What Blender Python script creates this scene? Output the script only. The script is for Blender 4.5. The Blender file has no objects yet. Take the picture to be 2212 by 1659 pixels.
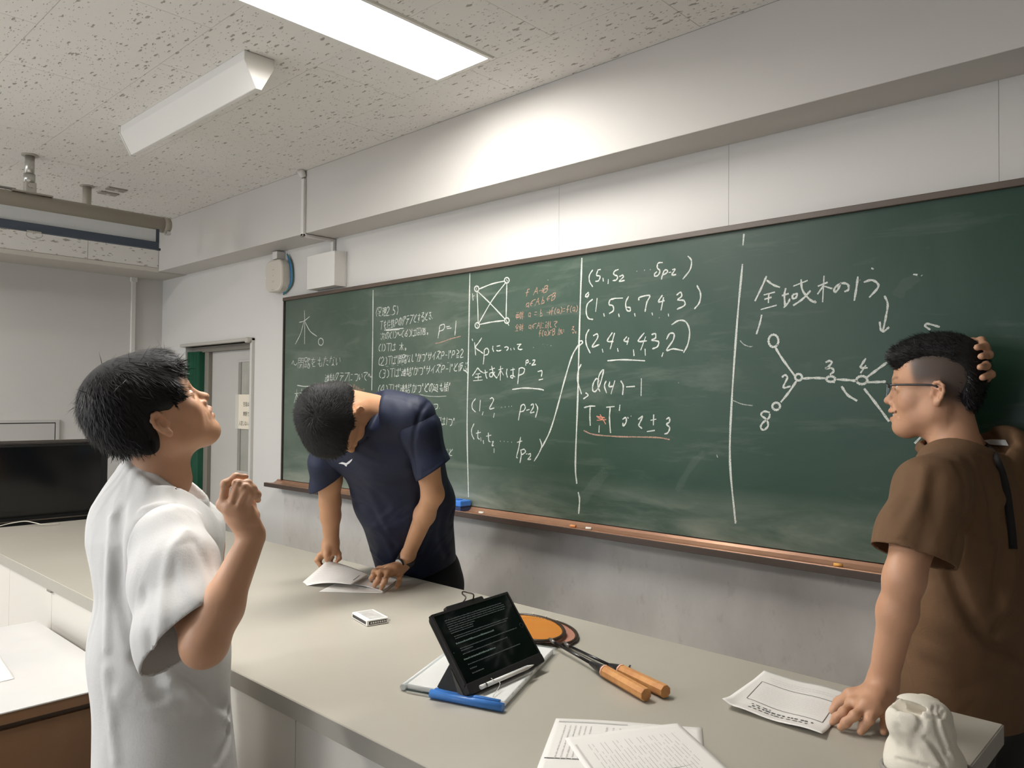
import bpy, bmesh, math, random
import numpy as np
from mathutils import Vector, Matrix
random.seed(7); rng = np.random.default_rng(7)
scene = bpy.context.scene
COL = scene.collection
# ---------------------------------------------------------------- camera
FPX = 1690.194
MC = np.array([[0.7276241, -0.00994244, -0.68590401],
               [0.68592628, 0.02259167, 0.72732025],
               [0.00826438, -0.99969534, 0.02325803]])      # rows: world axes in camera (right, down, forward)
EYE = np.array([0.0, 0.0, 1.5])
cd = bpy.data.cameras.new('camera'); cam = bpy.data.objects.new('camera', cd); COL.objects.link(cam)
cd.sensor_width = 36; cd.sensor_fit = 'HORIZONTAL'; cd.lens = FPX * 36 / 2212; cd.clip_start = 0.05
R = Matrix(((MC[0, 0], -MC[0, 1], -MC[0, 2]), (MC[1, 0], -MC[1, 1], -MC[1, 2]), (MC[2, 0], -MC[2, 1], -MC[2, 2])))
cam.matrix_world = Matrix.Translation(EYE) @ R.to_4x4()
scene.camera = cam
# ---------------------------------------------------------------- exposure, world, fill lights
scene.view_settings.view_transform = 'Standard'; scene.view_settings.look = 'None'
scene.view_settings.gamma = 1; scene.view_settings.use_curve_mapping = False
scene.view_settings.exposure = 0.14
world = bpy.data.worlds.new('world'); scene.world = world; world.use_nodes = True
world.node_tree.nodes['Background'].inputs[0].default_value = (0.75, 0.85, 1, 1)
world.node_tree.nodes['Background'].inputs[1].default_value = 0.6
LAMP_E = 38.0
def area(name, loc, size, power, color, rot=(0, 0, 0)):
    l = bpy.data.lights.new(name, 'AREA'); l.shape = 'RECTANGLE'; l.size, l.size_y = size; l.energy = power; l.color = color
    o = bpy.data.objects.new(name, l); COL.objects.link(o); o.location = loc; o.rotation_euler = rot; return o
# unseen fill lights added at ceiling height behind the camera, no fixtures
area('ceiling_fill_light', (-2.7, -1.8, 2.585), (0.24, 1.2), 66, (1, .98, .95))
area('ceiling_fill_light', (-4.3, -1.2, 2.585), (0.24, 1.2), 78, (1, .98, .95))
# unseen bluish fill light added far behind the camera on the left
area('cool_fill_light', (-3.6, -4.3, 1.6), (3.0, 1.4), 60, (.82, .9, 1), (math.radians(90), 0, 0))

# ---------------------------------------------------------------- projection helpers (pixel of the photo -> point on a real plane)
def ray(u, v): return MC @ np.array([(u - 1106) / FPX, (v - 829.5) / FPX, 1.])
def onz(u, v, z): r = ray(u, v); return EYE + r * ((z - 1.5) / r[2])
def ony(u, v, y): r = ray(u, v); return EYE + r * (y / r[1])
def onx(u, v, x): r = ray(u, v); return EYE + r * (x / r[0])
def P(u, v, d): return EYE + ray(u, v) * d
def nrm(v): v = np.asarray(v, float); return v / np.linalg.norm(v)
# ---------------------------------------------------------------- materials
def lin(c):
    return tuple(((x / 255) / 12.92 if x / 255 <= .04045 else ((x / 255 + .055) / 1.055) ** 2.4) for x in c)
MATS = {}
def mat(name, rgb, rough=.6, metal=0, var=0, vscale=8, bump=0, bscale=60, spec=.5, rgb2=None, stretch=(1, 1, 1), sss=0, alpha=1, trans=0, coat=0, detail=4):
    if name in MATS: return MATS[name]
    m = bpy.data.materials.new(name); m.use_nodes = True; MATS[name] = m
    nt = m.node_tree; b = nt.nodes['Principled BSDF']
    c = (*lin(rgb), 1)
    b.inputs['Base Color'].default_value = c; b.inputs['Roughness'].default_value = rough
    b.inputs['Metallic'].default_value = metal; b.inputs['Specular IOR Level'].default_value = spec
    if sss:
        b.inputs['Subsurface Weight'].default_value = sss; b.inputs['Subsurface Radius'].default_value = (1, .35, .2); b.inputs['Subsurface Scale'].default_value = .006
    if coat: b.inputs['Coat Weight'].default_value = coat
    if trans: b.inputs['Transmission Weight'].default_value = trans
    if alpha < 1: b.inputs['Alpha'].default_value = alpha
    if var or bump or rgb2:
        tc = nt.nodes.new('ShaderNodeTexCoord'); mp = nt.nodes.new('ShaderNodeMapping'); mp.inputs['Scale'].default_value = stretch
        nt.links.new(tc.outputs['Object'], mp.inputs[0])
    if var or rgb2:
        n = nt.nodes.new('ShaderNodeTexNoise'); n.inputs['Scale'].default_value = vscale; n.inputs['Detail'].default_value = detail
        nt.links.new(mp.outputs[0], n.inputs['Vector'])
        r = nt.nodes.new('ShaderNodeValToRGB'); r.color_ramp.elements[0].position = .3; r.color_ramp.elements[1].position = .7
        c2 = (*lin(rgb2), 1) if rgb2 else tuple(min(1, x * (1 - var)) for x in c[:3]) + (1,)
        c1 = c if rgb2 else tuple(min(1, x * (1 + var)) for x in c[:3]) + (1,)
        r.color_ramp.elements[0].color = c2; r.color_ramp.elements[1].color = c1
        nt.links.new(n.outputs['Fac'], r.inputs[0]); nt.links.new(r.outputs[0], b.inputs['Base Color'])
    if bump:
        n2 = nt.nodes.new('ShaderNodeTexNoise'); n2.inputs['Scale'].default_value = bscale; n2.inputs['Detail'].default_value = 3
        nt.links.new(mp.outputs[0], n2.inputs['Vector'])
        bm_ = nt.nodes.new('ShaderNodeBump'); bm_.inputs['Strength'].default_value = bump; bm_.inputs['Distance'].default_value = .002
        nt.links.new(n2.outputs['Fac'], bm_.inputs['Height']); nt.links.new(bm_.outputs[0], b.inputs['Normal'])
    return m
def emis(name, rgb, s, base=None):
    m = bpy.data.materials.new(name); m.use_nodes = True; b = m.node_tree.nodes['Principled BSDF']
    b.inputs['Base Color'].default_value = (*lin(base or rgb), 1); b.inputs['Emission Color'].default_value = (*lin(rgb), 1); b.inputs['Emission Strength'].default_value = s
    return m
# ---------------------------------------------------------------- object helpers
def link(o, parent=None):
    COL.objects.link(o)
    if parent is not None:
        o.parent = parent
        if parent.type == 'EMPTY' or parent.location.length > 0 or parent.parent: o.matrix_parent_inverse = parent.matrix_world.inverted()
    return o
def setp(o, label=None, cat=None, group=None, kind=None):
    if label: o['label'] = label
    if cat: o['category'] = cat
    if group: o['group'] = group
    if kind: o['kind'] = kind
    return o
def thing(name, label, cat, loc, group=None):
    o = bpy.data.objects.new(name, None); o.empty_display_size = .05; o.location = Vector(loc); COL.objects.link(o)
    o.matrix_world = Matrix.Translation(Vector(loc))
    return setp(o, label, cat, group)
def meshobj(name, v, f, m, parent=None, smooth=False, label=None):
    me = bpy.data.meshes.new(name); me.from_pydata([tuple(map(float, p)) for p in v], [], [tuple(map(int, q)) for q in f]); me.update()
    if smooth: me.shade_smooth()
    for mm in (m if isinstance(m, (list, tuple)) else [m]): me.materials.append(mm)
    o = bpy.data.objects.new(name, me); link(o, parent)
    if label: o['label'] = label
    return o
def bmobj(name, bm, m, parent=None, smooth=False, label=None):
    me = bpy.data.meshes.new(name); bm.to_mesh(me); bm.free()
    if smooth: me.shade_smooth()
    me.materials.append(m)
    o = bpy.data.objects.new(name, me); link(o, parent)
    if label: o['label'] = label
    return o
def box(name, lo, hi, m, parent=None, bev=0, seg=2, label=None, axes=None, org=None):
    bm = bmesh.new(); bmesh.ops.create_cube(bm, size=1)
    lo = np.minimum(lo, hi) if axes is None else np.array(lo, float); hi = np.array(hi, float) if axes is not None else np.maximum(np.array(lo), np.array(hi))
    for v in bm.verts:
        q = (lo + hi) / 2 + np.array(v.co) * (hi - lo)
        if axes is not None: q = np.array(org) + q[0] * axes[0] + q[1] * axes[1] + q[2] * axes[2]
        v.co = Vector(q)
    if bev: bmesh.ops.bevel(bm, geom=bm.edges[:], offset=bev, segments=seg, affect='EDGES', profile=.5)
    bmesh.ops.recalc_face_normals(bm, faces=bm.faces[:])
    return bmobj(name, bm, m, parent, False, label)
def box2(name, a, b, m, parent=None, bev=0, seg=2, label=None):
    a = np.array(a, float); b = np.array(b, float)
    return box(name, np.minimum(a, b), np.maximum(a, b), m, parent, bev, seg, label)
def catmull(pts, n=6):
    p = [np.array(q, float) for q in pts]
    if len(p) < 3: return p
    out = []; e = [2 * p[0] - p[1]] + p + [2 * p[-1] - p[-2]]
    for i in range(1, len(e) - 2):
        for k in range(n):
            t = k / n
            out.append(.5 * (2 * e[i] + (e[i + 1] - e[i - 1]) * t + (2 * e[i - 1] - 5 * e[i] + 4 * e[i + 1] - e[i + 2]) * t * t + (3 * e[i] - e[i - 1] - 3 * e[i + 1] + e[i + 2]) * t ** 3))
    out.append(p[-1]); return out
def tubemesh(pts, rad, seg=10, ang0=0, cap=True, flat=None):
    pts = [np.array(p, float) for p in pts]; n = len(pts)
    rad = [rad] * n if np.isscalar(rad) else rad
    V = []; F = []; up = np.array([0, 0, 1.]); t0 = nrm(pts[1] - pts[0])
    if abs(t0 @ up) > .95: up = np.array([0, 1., 0])
    u = nrm(np.cross(up, t0))
    for i in range(n):
        t = nrm(pts[min(i + 1, n - 1)] - pts[max(i - 1, 0)]); u = nrm(u - (u @ t) * t); w = np.cross(t, u)
        r = rad[i]; r1, r2 = (r, r) if np.isscalar(r) else r
        for k in range(seg):
            a = ang0 + 2 * math.pi * k / seg; V.append(pts[i] + u * r1 * math.cos(a) + w * r2 * math.sin(a))
    for i in range(n - 1):
        for k in range(seg):
            k2 = (k + 1) % seg; F.append((i * seg + k, i * seg + k2, (i + 1) * seg + k2, (i + 1) * seg + k))
    if cap: F.append(tuple(range(seg))[::-1]); F.append(tuple((n - 1) * seg + k for k in range(seg)))
    return V, F
def tube(name, pts, rad, m, parent=None, seg=10, smooth=True, label=None, ang0=0):
    V, F = tubemesh(pts, rad, seg, ang0); o = meshobj(name, V, F, m, parent, False, label)
    if smooth:
        for p in o.data.polygons: p.use_smooth = len(p.vertices) == 4
    return o
def prism(name, poly, vec, m, parent=None, bev=0, label=None):
    bm = bmesh.new(); a = [bm.verts.new(tuple(p)) for p in poly]; f = bm.faces.new(a)
    r = bmesh.ops.extrude_face_region(bm, geom=[f]); bmesh.ops.translate(bm, verts=[x for x in r['geom'] if isinstance(x, bmesh.types.BMVert)], vec=Vector(vec))
    bmesh.ops.recalc_face_normals(bm, faces=bm.faces[:])
    if bev: bmesh.ops.bevel(bm, geom=bm.edges[:], offset=bev, segments=2, affect='EDGES', profile=.5)
    return bmobj(name, bm, m, parent, False, label)

# ================================================================ ROOM SHELL
XL, YW, XR, YF = -5.27, 2.184, 2.6, -4.5
ZC, ZB, YB, XS = 2.595, 2.294, 2.014, -4.927
XRM = 2.6
def wall_mat(name, rgb, rgb2, sc=1.2, seams=None, bump=.15):
    m = mat(name, rgb, .7, var=.05, vscale=sc, bump=bump, bscale=90, rgb2=rgb2)
    return m
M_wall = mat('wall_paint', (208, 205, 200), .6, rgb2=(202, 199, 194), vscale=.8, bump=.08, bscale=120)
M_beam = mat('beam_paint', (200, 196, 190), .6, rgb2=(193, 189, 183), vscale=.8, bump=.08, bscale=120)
M_white = mat('white_plastic', (214, 211, 205), .4)
M_offwhite = mat('cream_plastic', (205, 198, 185), .45)
def struct(o, **k): return setp(o, kind='structure', **k)
# lower board wall: stained concrete paint
mc = bpy.data.materials.new('stained_concrete_paint'); mc.use_nodes = True; nt = mc.node_tree; bs = nt.nodes['Principled BSDF']; bs.inputs['Roughness'].default_value = .65
tc = nt.nodes.new('ShaderNodeTexCoord')
def NN(t, **k):
    n = nt.nodes.new(t)
    for a, b in k.items():
        n.inputs[a].default_value = b
    return n
mp = NN('ShaderNodeMapping', Scale=(1.5, 1, .9)); nt.links.new(tc.outputs['Object'], mp.inputs[0])
n1 = NN('ShaderNodeTexNoise', Scale=3.2, Detail=8, Roughness=.62); nt.links.new(mp.outputs[0], n1.inputs['Vector'])
n2 = NN('ShaderNodeTexNoise', Scale=14, Detail=6, Roughness=.7); nt.links.new(mp.outputs[0], n2.inputs['Vector'])
r1 = nt.nodes.new('ShaderNodeValToRGB'); r1.color_ramp.elements[0].position = .32; r1.color_ramp.elements[0].color = (*lin((188, 184, 177)), 1)
r1.color_ramp.elements[1].position = .66; r1.color_ramp.elements[1].color = (*lin((206, 201, 194)), 1); nt.links.new(n1.outputs['Fac'], r1.inputs[0])
r2 = nt.nodes.new('ShaderNodeValToRGB'); r2.color_ramp.elements[0].position = .28; r2.color_ramp.elements[0].color = (.77, .77, .75, 1); r2.color_ramp.elements[1].position = .42; r2.color_ramp.elements[1].color = (1, 1, 1, 1)
nt.links.new(n2.outputs['Fac'], r2.inputs[0]); mx = nt.nodes.new('ShaderNodeMixRGB'); mx.blend_type = 'MULTIPLY'; mx.inputs[0].default_value = .8
nt.links.new(r1.outputs[0], mx.inputs[1]); nt.links.new(r2.outputs[0], mx.inputs[2]); nt.links.new(mx.outputs[0], bs.inputs['Base Color'])
bp = NN('ShaderNodeBump', Strength=.25, Distance=.003); nt.links.new(n2.outputs['Fac'], bp.inputs['Height']); nt.links.new(bp.outputs[0], bs.inputs['Normal'])
M_conc = mc

floor = struct(box2('floor', (XL - .1, YF - .1, -.1), (XRM + .1, YW + .6, 0), mat('floor_vinyl', (164, 160, 156), .5, rgb2=(152, 149, 145), vscale=3)))
# board wall with the door opening; parts are the sheet panels above the board
DX0, DX1, DZ = -4.905, -4.055, 1.83
wb = struct(box2('wall_back', (XL - .1, YW, 0), (DX0, YW + .12, ZC), M_wall))
box2('wall_section', (DX0, YW, DZ), (DX1, YW + .12, ZC), M_wall, wb)
box2('wall_section', (DX1, YW, 0), (-3.70, YW + .12, ZC), M_wall, wb)
# upper sheets: seams seen at px 917?, 1190, 1574, 2158
sx = [-3.70]
box2('wall_backing', (-3.70, YW + .004, 1.06), (XRM + .1, YW + .12, ZC), M_wall, wb)
for u in (1208, 1574): sx.append(ony(u, 420, YW)[0])
sx.append(ony(2158, 330, YW)[0]); sx += [sx[-1] + .9, XRM + .1]
for a, b in zip(sx[:-1], sx[1:]): box2('wall_sheet', (a + .0003, YW, 1.06), (b - .0003, YW + .004, ZC), M_wall, wb, bev=.0005, seg=1)
box2('lower_wall', (-3.70, YW, 0), (XRM + .1, YW + .12, 1.06), M_conc, wb, label='stained grey wall below the blackboard')
wl = struct(box2('wall_left', (XL - .12, YF, 0), (XL, YW, ZC), M_wall))
struct(box2('wall_right', (XRM, YF, 0), (XRM + .12, YW, ZC), M_wall))
# wall behind the camera with window openings
wf = struct(box2('wall_front', (XL - .1, YF - .12, 0), (XRM + .1, YF, .9), M_wall))
box2('wall_section', (XL - .1, YF - .12, 2.3), (XRM + .1, YF, ZC), M_wall, wf)
box2('wall_section', (XL - .1, YF - .12, .9), (-5.0, YF, 2.3), M_wall, wf)
box2('wall_section', (-1.0, YF - .12, .9), (XRM + .1, YF, 2.3), M_wall, wf)
# beam along the board wall, dropped soffit along the left wall
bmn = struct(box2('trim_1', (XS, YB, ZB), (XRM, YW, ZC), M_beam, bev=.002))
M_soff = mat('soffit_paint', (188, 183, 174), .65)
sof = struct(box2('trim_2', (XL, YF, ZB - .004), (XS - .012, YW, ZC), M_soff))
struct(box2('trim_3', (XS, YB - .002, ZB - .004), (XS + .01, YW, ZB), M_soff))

# acoustic tile material: worm shaped fissures, elongated along x
def acoustic(name, axis, s1=62, s2=150, dst=.012):
    m = bpy.data.materials.new(name); m.use_nodes = True; nt = m.node_tree; b = nt.nodes['Principled BSDF']; b.inputs['Roughness'].default_value = .85
    L = nt.links.new
    tc = nt.nodes.new('ShaderNodeTexCoord'); mp = nt.nodes.new('ShaderNodeMapping')
    mp.inputs['Scale'].default_value = (1, 1, 1)
    L(tc.outputs['Object'], mp.inputs[0])
    wn = nt.nodes.new('ShaderNodeTexNoise'); wn.inputs['Scale'].default_value = 90; wn.inputs['Detail'].default_value = 2; L(mp.outputs[0], wn.inputs['Vector'])
    sub = nt.nodes.new('ShaderNodeVectorMath'); sub.operation = 'SUBTRACT'; sub.inputs[1].default_value = (.5, .5, .5); L(wn.outputs['Color'], sub.inputs[0])
    sc = nt.nodes.new('ShaderNodeVectorMath'); sc.operation = 'SCALE'; sc.inputs['Scale'].default_value = dst; L(sub.outputs[0], sc.inputs[0])
    ad = nt.nodes.new('ShaderNodeVectorMath'); L(mp.outputs[0], ad.inputs[0]); L(sc.outputs[0], ad.inputs[1])
    mp2 = nt.nodes.new('ShaderNodeMapping'); mp2.inputs['Scale'].default_value = (1, .26, 1) if axis == 'y' else (.27, 1, 1); L(ad.outputs[0], mp2.inputs[0])
    masks = []
    for s, th, rn in ((s1, .17, .50), (s2, .15, .5)):
        v = nt.nodes.new('ShaderNodeTexVoronoi'); v.inputs['Scale'].default_value = s; L(mp2.outputs[0], v.inputs['Vector'])
        sep = nt.nodes.new('ShaderNodeSeparateColor'); L(v.outputs['Color'], sep.inputs[0])
        g = nt.nodes.new('ShaderNodeMath'); g.operation = 'GREATER_THAN'; g.inputs[1].default_value = rn; L(sep.outputs[0], g.inputs[0])
        mr = nt.nodes.new('ShaderNodeMapRange'); mr.inputs['From Min'].default_value = th; mr.inputs['From Max'].default_value = th + .08; mr.inputs['To Min'].default_value = 1; mr.inputs['To Max'].default_value = 0
        L(v.outputs['Distance'], mr.inputs[0]); mu = nt.nodes.new('ShaderNodeMath'); mu.operation = 'MULTIPLY'; L(mr.outputs[0], mu.inputs[0]); L(g.outputs[0], mu.inputs[1]); masks.append(mu)
    mxm = nt.nodes.new('ShaderNodeMath'); mxm.operation = 'MAXIMUM'; L(masks[0].outputs[0], mxm.inputs[0]); L(masks[1].outputs[0], mxm.inputs[1])
    mix = nt.nodes.new('ShaderNodeMixRGB'); mix.inputs[1].default_value = (*lin((226, 223, 218)), 1); mix.inputs[2].default_value = (*lin((164, 158, 148)), 1); L(mxm.outputs[0], mix.inputs[0])
    L(mix.outputs[0], b.inputs['Base Color'])
    bp = nt.nodes.new('ShaderNodeBump'); bp.inputs['Strength'].default_value = .7; bp.inputs['Distance'].default_value = .003; bp.invert = True
    L(mxm.outputs[0], bp.inputs['Height']); L(bp.outputs[0], b.inputs['Normal'])
    return m
M_tile = acoustic('acoustic_ceiling_tile', 'x')
M_stile = acoustic('acoustic_soffit_tile', 'y', 34, 80, .014)
LX0, LX1, LY0, LY1 = -1.992, -1.749, .48, 1.73                     # lit lamp opening
ceil = struct(box2('ceiling', (XL, YF, ZC + .09), (XRM, YW, ZC + .17), mat('ceiling_backing', (150, 147, 140), .9)))
TY = [-.022 + .3555 * 0 - .3555 * k for k in range(13, 0, -1)] + [-.022, .3335, .689, 1.0465, 1.4, 1.758, YB]
def tile_at(x0, x1, y0, y1):
    g = .0006
    # cut around the lit lamp opening
    segs = [(x0, x1, y0, y1)]
    if x1 > LX0 - .015 and x0 < LX1 + .015 and y1 > LY0 and y0 < LY1 + .015:
        segs = []
        if x0 < LX0 - .015: segs.append((x0, LX0 - .015, y0, y1))
        if x1 > LX1 + .015: segs.append((LX1 + .015, x1, y0, y1))
        xa, xb = max(x0, LX0 - .015), min(x1, LX1 + .015)
        if y1 > LY1 + .015: segs.append((xa, xb, LY1 + .015, y1))
        if y0 < LY0 - .015: segs.append((xa, xb, y0, LY0 - .015))
    for a, b, c, d in segs:
        if b - a < .004 or d - c < .004: continue
        o = box2('ceiling_tile', (a + g, c + g, ZC), (b - g, d - g, ZC + .018), M_tile, ceil)
for r in range(len(TY) - 1):
    y0, y1 = TY[r], TY[r + 1]
    par = (len(TY) - 2 - r) % 2                                    # last row (1.758..) starts at -2.573 like
    off = -2.573 if par == 0 else -2.217
    if y1 < -1.2:                                                  # far behind the camera: long strips
        tile_at(XS, XRM, y0, y1); continue
    k = math.floor((XS - off) / .711)
    x = off + k * .711
    while x < XRM:
        a, b = max(x, XS), min(x + .711, XRM)
        if b - a > .01: tile_at(a, b, y0, y1)
        x += .711
# soffit front face clad in the same tiles
ys = [YB, 1.606, .896, .186, -.524, -1.234, YF]
for a, b in zip(ys[1:], ys[:-1]): box2('soffit_tile', (XS - .012, a + .0012, ZB + .022), (XS, b - .0012, ZC), M_stile, sof)
box2('soffit_edge_strip', (XS - .012, YF, ZB - .004), (XS + .002, YB, ZB + .02), mat('edge_strip', (205, 200, 190), .5), sof)
# ---------------------------------------------------------------- lit recessed lamp
lamp = thing('ceiling_light', 'lit recessed rectangular ceiling lamp glowing bright white', 'lamp', ((LX0 + LX1) / 2, (LY0 + LY1) / 2, ZC))
M_lampw = mat('lamp_white_metal', (228, 226, 220), .35)
w = .012
box2('lamp_frame', (LX0 - w, LY0 - w, ZC - .006), (LX0, LY1 + w, ZC + .030), M_lampw, lamp)
box2('lamp_frame', (LX1, LY0 - w, ZC - .006), (LX1 + w, LY1 + w, ZC + .030), M_lampw, lamp)
box2('lamp_frame', (LX0, LY1, ZC - .006), (LX1, LY1 + w, ZC + .030), M_lampw, lamp)
box2('lamp_frame', (LX0, LY0 - w, ZC - .006), (LX1, LY0, ZC + .030), M_lampw, lamp)
me_l = emis('lit_diffuser', (255, 252, 247), LAMP_E)
prism('diffuser', [(LX0 - .008, LY0 - .008, ZC + .028), (LX1 + .008, LY0 - .008, ZC + .028), (LX1 + .008, LY1 + .008, ZC + .028), (LX0 - .008, LY1 + .008, ZC + .028)], (0, 0, .02), me_l, lamp)
# ---------------------------------------------------------------- unlit surface lamp (V section along x)
a1, a2 = -3.285, -2.28; yc = 1.232
ol = thing('ceiling_light', 'unlit white V-shaped ceiling lamp fixed below the tiles', 'lamp', ((a1 + a2) / 2, yc, ZC))
M_ol = mat('lamp_cover_white', (222, 220, 215), .35)
prism('lamp_body', [(a1, yc - .05, ZC), (a1, yc - .05, ZC - .03), (a1, yc - .008, ZC - .108), (a1, yc + .008, ZC - .108), (a1, yc + .05, ZC - .03), (a1, yc + .05, ZC)], (a2 - a1, 0, 0), M_ol, ol, bev=.0025)
prism('end_cap', [(a2 + .0005, yc - .052, ZC - .001), (a2 + .0005, yc - .052, ZC - .031), (a2 + .0005, yc - .009, ZC - .111), (a2 + .0005, yc + .009, ZC - .111), (a2 + .0005, yc + .052, ZC - .031), (a2 + .0005, yc + .052, ZC - .001)], (.006, 0, 0), M_ol, ol, bev=.0015)
prism('end_cap', [(a1 - .006, yc - .052, ZC - .001), (a1 - .006, yc - .052, ZC - .031), (a1 - .006, yc - .009, ZC - .111), (a1 - .006, yc + .009, ZC - .111), (a1 - .006, yc + .052, ZC - .031), (a1 - .006, yc + .052, ZC - .001)], (.006, 0, 0), M_ol, ol, bev=.0015)
# two small vents
for k, (x, lab) in enumerate(((-4.41, 'small grey ceiling vent slot nearer the left wall'), (-4.295, 'small grey ceiling vent slot nearer the unlit lamp'))):
    vt = thing('ceiling_vent', lab, 'vent', (x, 1.53, ZC))
    box2('vent_plate', (x - .03, 1.487, ZC - .006), (x + .03, 1.578, ZC + .001), mat('vent_grey', (150, 145, 135), .5), vt, bev=.001)
    box2('vent_button', (x - .008, 1.525, ZC - .009), (x + .008, 1.54, ZC - .006), M_white, vt, bev=.001)
# ---------------------------------------------------------------- projection screen on ceiling poles
XP = -3.985
hz = onx(300, 469, XP)[2]
A = onx(0, 427, XP); B = onx(362, 480, XP)
M_hous = mat('screen_case_grey', (158, 150, 138), .4, spec=.4)
zc_ = (onx(200, 443, XP)[2] + onx(200, 478, XP)[2]) / 2; rr = abs(onx(200, 443, XP)[2] - onx(200, 478, XP)[2]) / 2
yE = onx(364, 485, XP)[1]
scr = thing('projection_screen', 'pull-down projection screen in a grey tube case hung below the ceiling', 'screen', (XP, yE - .5, zc_))
prof = []
for k in range(12):
    a = math.pi / 2 + math.pi * 2 * k / 12; prof.append((XP + rr * .95 * math.cos(a), -.6, zc_ + rr * math.sin(a)))
o = tube('case_tube', [(XP, -.6, zc_), (XP, yE - .02, zc_)], rr, M_hous, scr, seg=24)
tube('case_end_cap', [(XP, yE - .03, zc_), (XP, yE, zc_), (XP, yE + .006, zc_)], [rr * 1.05, rr * 1.05, rr * .8], M_hous, scr, seg=24)
box2('end_hook', (XP + .0, yE - .02, zc_ - rr - .012), (XP + .03, yE + .0, zc_ - rr + .006), mat('bright_metal', (200, 200, 198), .25, metal=.8), scr, bev=.001)
XSc = XP + .02
y1 = onx(338, 510, XSc)[1]; zb1 = onx(338, 525, XSc)[2]; zb2 = onx(346, 542, XSc)[2]
box2('screen_fabric', (XSc - .002, -.6, zb1 - .002), (XSc, y1, zc_ - rr * .6), mat('screen_fabric', (196, 198, 198), .7), scr)
M_navy = mat('navy_bar', (52, 62, 76), .5)
box2('bottom_bar', (XSc - .012, -.6, zb2 + .002), (XSc + .012, y1 + .008, zb1 + .004), M_navy, scr, bev=.002)
box2('edge_strap', (XSc - .003, y1 - .003, zb1), (XSc + .004, y1 + .012, zc_ - rr * .7), M_navy, scr)
box2('bar_tip', (XSc - .008, y1, zb2), (XSc + .008, y1 + .02, zb2 + .012), M_navy, scr, bev=.003)
q0 = onx(58, 500, XSc + .014); q1 = onx(91, 504, XSc + .014)
tube('pull_loop', catmull([q0, q0 + (0, .0, -.02), (q0 + q1) / 2 + (0, 0, -.03), q1 + (0, 0, -.015), q1], 5), .0015, mat('grey_cord', (150, 150, 140), .6), scr, seg=6)
box2('pull_tab', (XSc + .012, q0[1], q0[2] - .001), (XSc + .018, q1[1] - .004, q0[2] + .006), mat('grey_tab', (165, 160, 150), .5), scr)
M_chrome = mat('pole_metal', (190, 188, 182), .28, metal=.75)
p1 = thing('hanger_pole', 'metal hanger pole with bracket joining screen case to ceiling', 'pole', (XP, 1.05, ZC))
tube('flange', [(XP, 1.05, ZC - .006), (XP, 1.05, ZC)], .034, mat('flange_beige', (172, 166, 154), .4), p1, seg=20)
tube('pole_tube', [(XP, 1.05, ZC - .095), (XP, 1.05, ZC - .004)], .0195, M_chrome, p1, seg=20)
tube('pole_sleeve', [(XP, 1.05, ZC - .128), (XP, 1.05, ZC - .088)], .0235, M_chrome, p1, seg=20)
box2('bracket', (XP - .02, 1.03, zc_ + rr * .7), (XP + .02, 1.075, ZC - .125), M_chrome, p1, bev=.004)
tube('bracket_bolt', [(XP + .018, 1.052, ZC - .142), (XP + .03, 1.052, ZC - .142)], .012, M_chrome, p1, seg=6)
box2('base_plate', (XP - .03, .98, zc_ + rr * .92), (XP + .03, 1.14, zc_ + rr + .004), M_hous, p1, bev=.001)
p2 = thing('hanger_pole', 'plain beige ceiling pole behind the screen case, nearer the corner', 'pole', (-4.347, 1.407, ZC))
M_beige = mat('pole_beige', (178, 171, 159), .4)
tube('flange', [(-4.347, 1.407, ZC - .004), (-4.347, 1.407, ZC)], .034, mat('flange_beige', (172, 166, 154), .4), p2, seg=20)
tube('pole_tube', [(-4.347, 1.407, ZC - .22), (-4.347, 1.407, ZC - .003)], .021, M_beige, p2, seg=20)
tube('case_rod', [(XP - .01, -.6, zc_ + rr + .012), (XP - .01, 1.0, zc_ + rr + .012)], .006, M_chrome, scr, seg=8)

# ---------------------------------------------------------------- left wall things
c1 = ony(287, 600, YW)
cv = thing('cable_conduit', 'white vertical cable duct on the left wall near the corner', 'conduit', (XL, 1.993, 1.0))
box2('duct', (XL, 1.98, .75), (XL + .02, 2.006, ZB - .03), M_white, cv, bev=.003)
box2('duct_top', (XL, 1.972, ZB - .035), (XL + .026, 2.014, ZB - .004), M_white, cv, bev=.003)
wc = thing('wall_cabinet', 'white recessed cabinet panel in the left wall above the television', 'cabinet', (XL, 1.2, 1.0))
M_pan = mat('panel_paint', (190, 187, 182), .5); M_dark = mat('dark_gap', (60, 56, 50), .8)
box2('panel_frame', (XL, .2, 1.355), (XL + .012, 1.575, 1.372), M_pan, wc); box2('panel_frame', (XL, 1.557, .95), (XL + .012, 1.575, 1.355), M_pan, wc)
box2('panel_gap', (XL, .2, .95), (XL + .003, 1.557, 1.355), M_dark, wc); box2('panel_door', (XL + .002, .2, .95), (XL + .009, 1.551, 1.349), M_pan, wc)
lp = onx(274, 961, XL)
wh = thing('cable_hanger', 'small white wall hook with a looped white cable on the left wall', 'cable', lp)
box2('hook_plate', (XL, lp[1] - .012, lp[2] - .006), (XL + .02, lp[1] + .02, lp[2] + .004), M_white, wh, bev=.001)
tube('white_cable', catmull([lp + (.012, 0, 0), onx(283, 972, XL + .012), onx(297, 987, XL + .012), onx(312, 990, XL + .012), onx(330, 975, XL + .012)], 6), .008, M_white, wh, seg=8)
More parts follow.
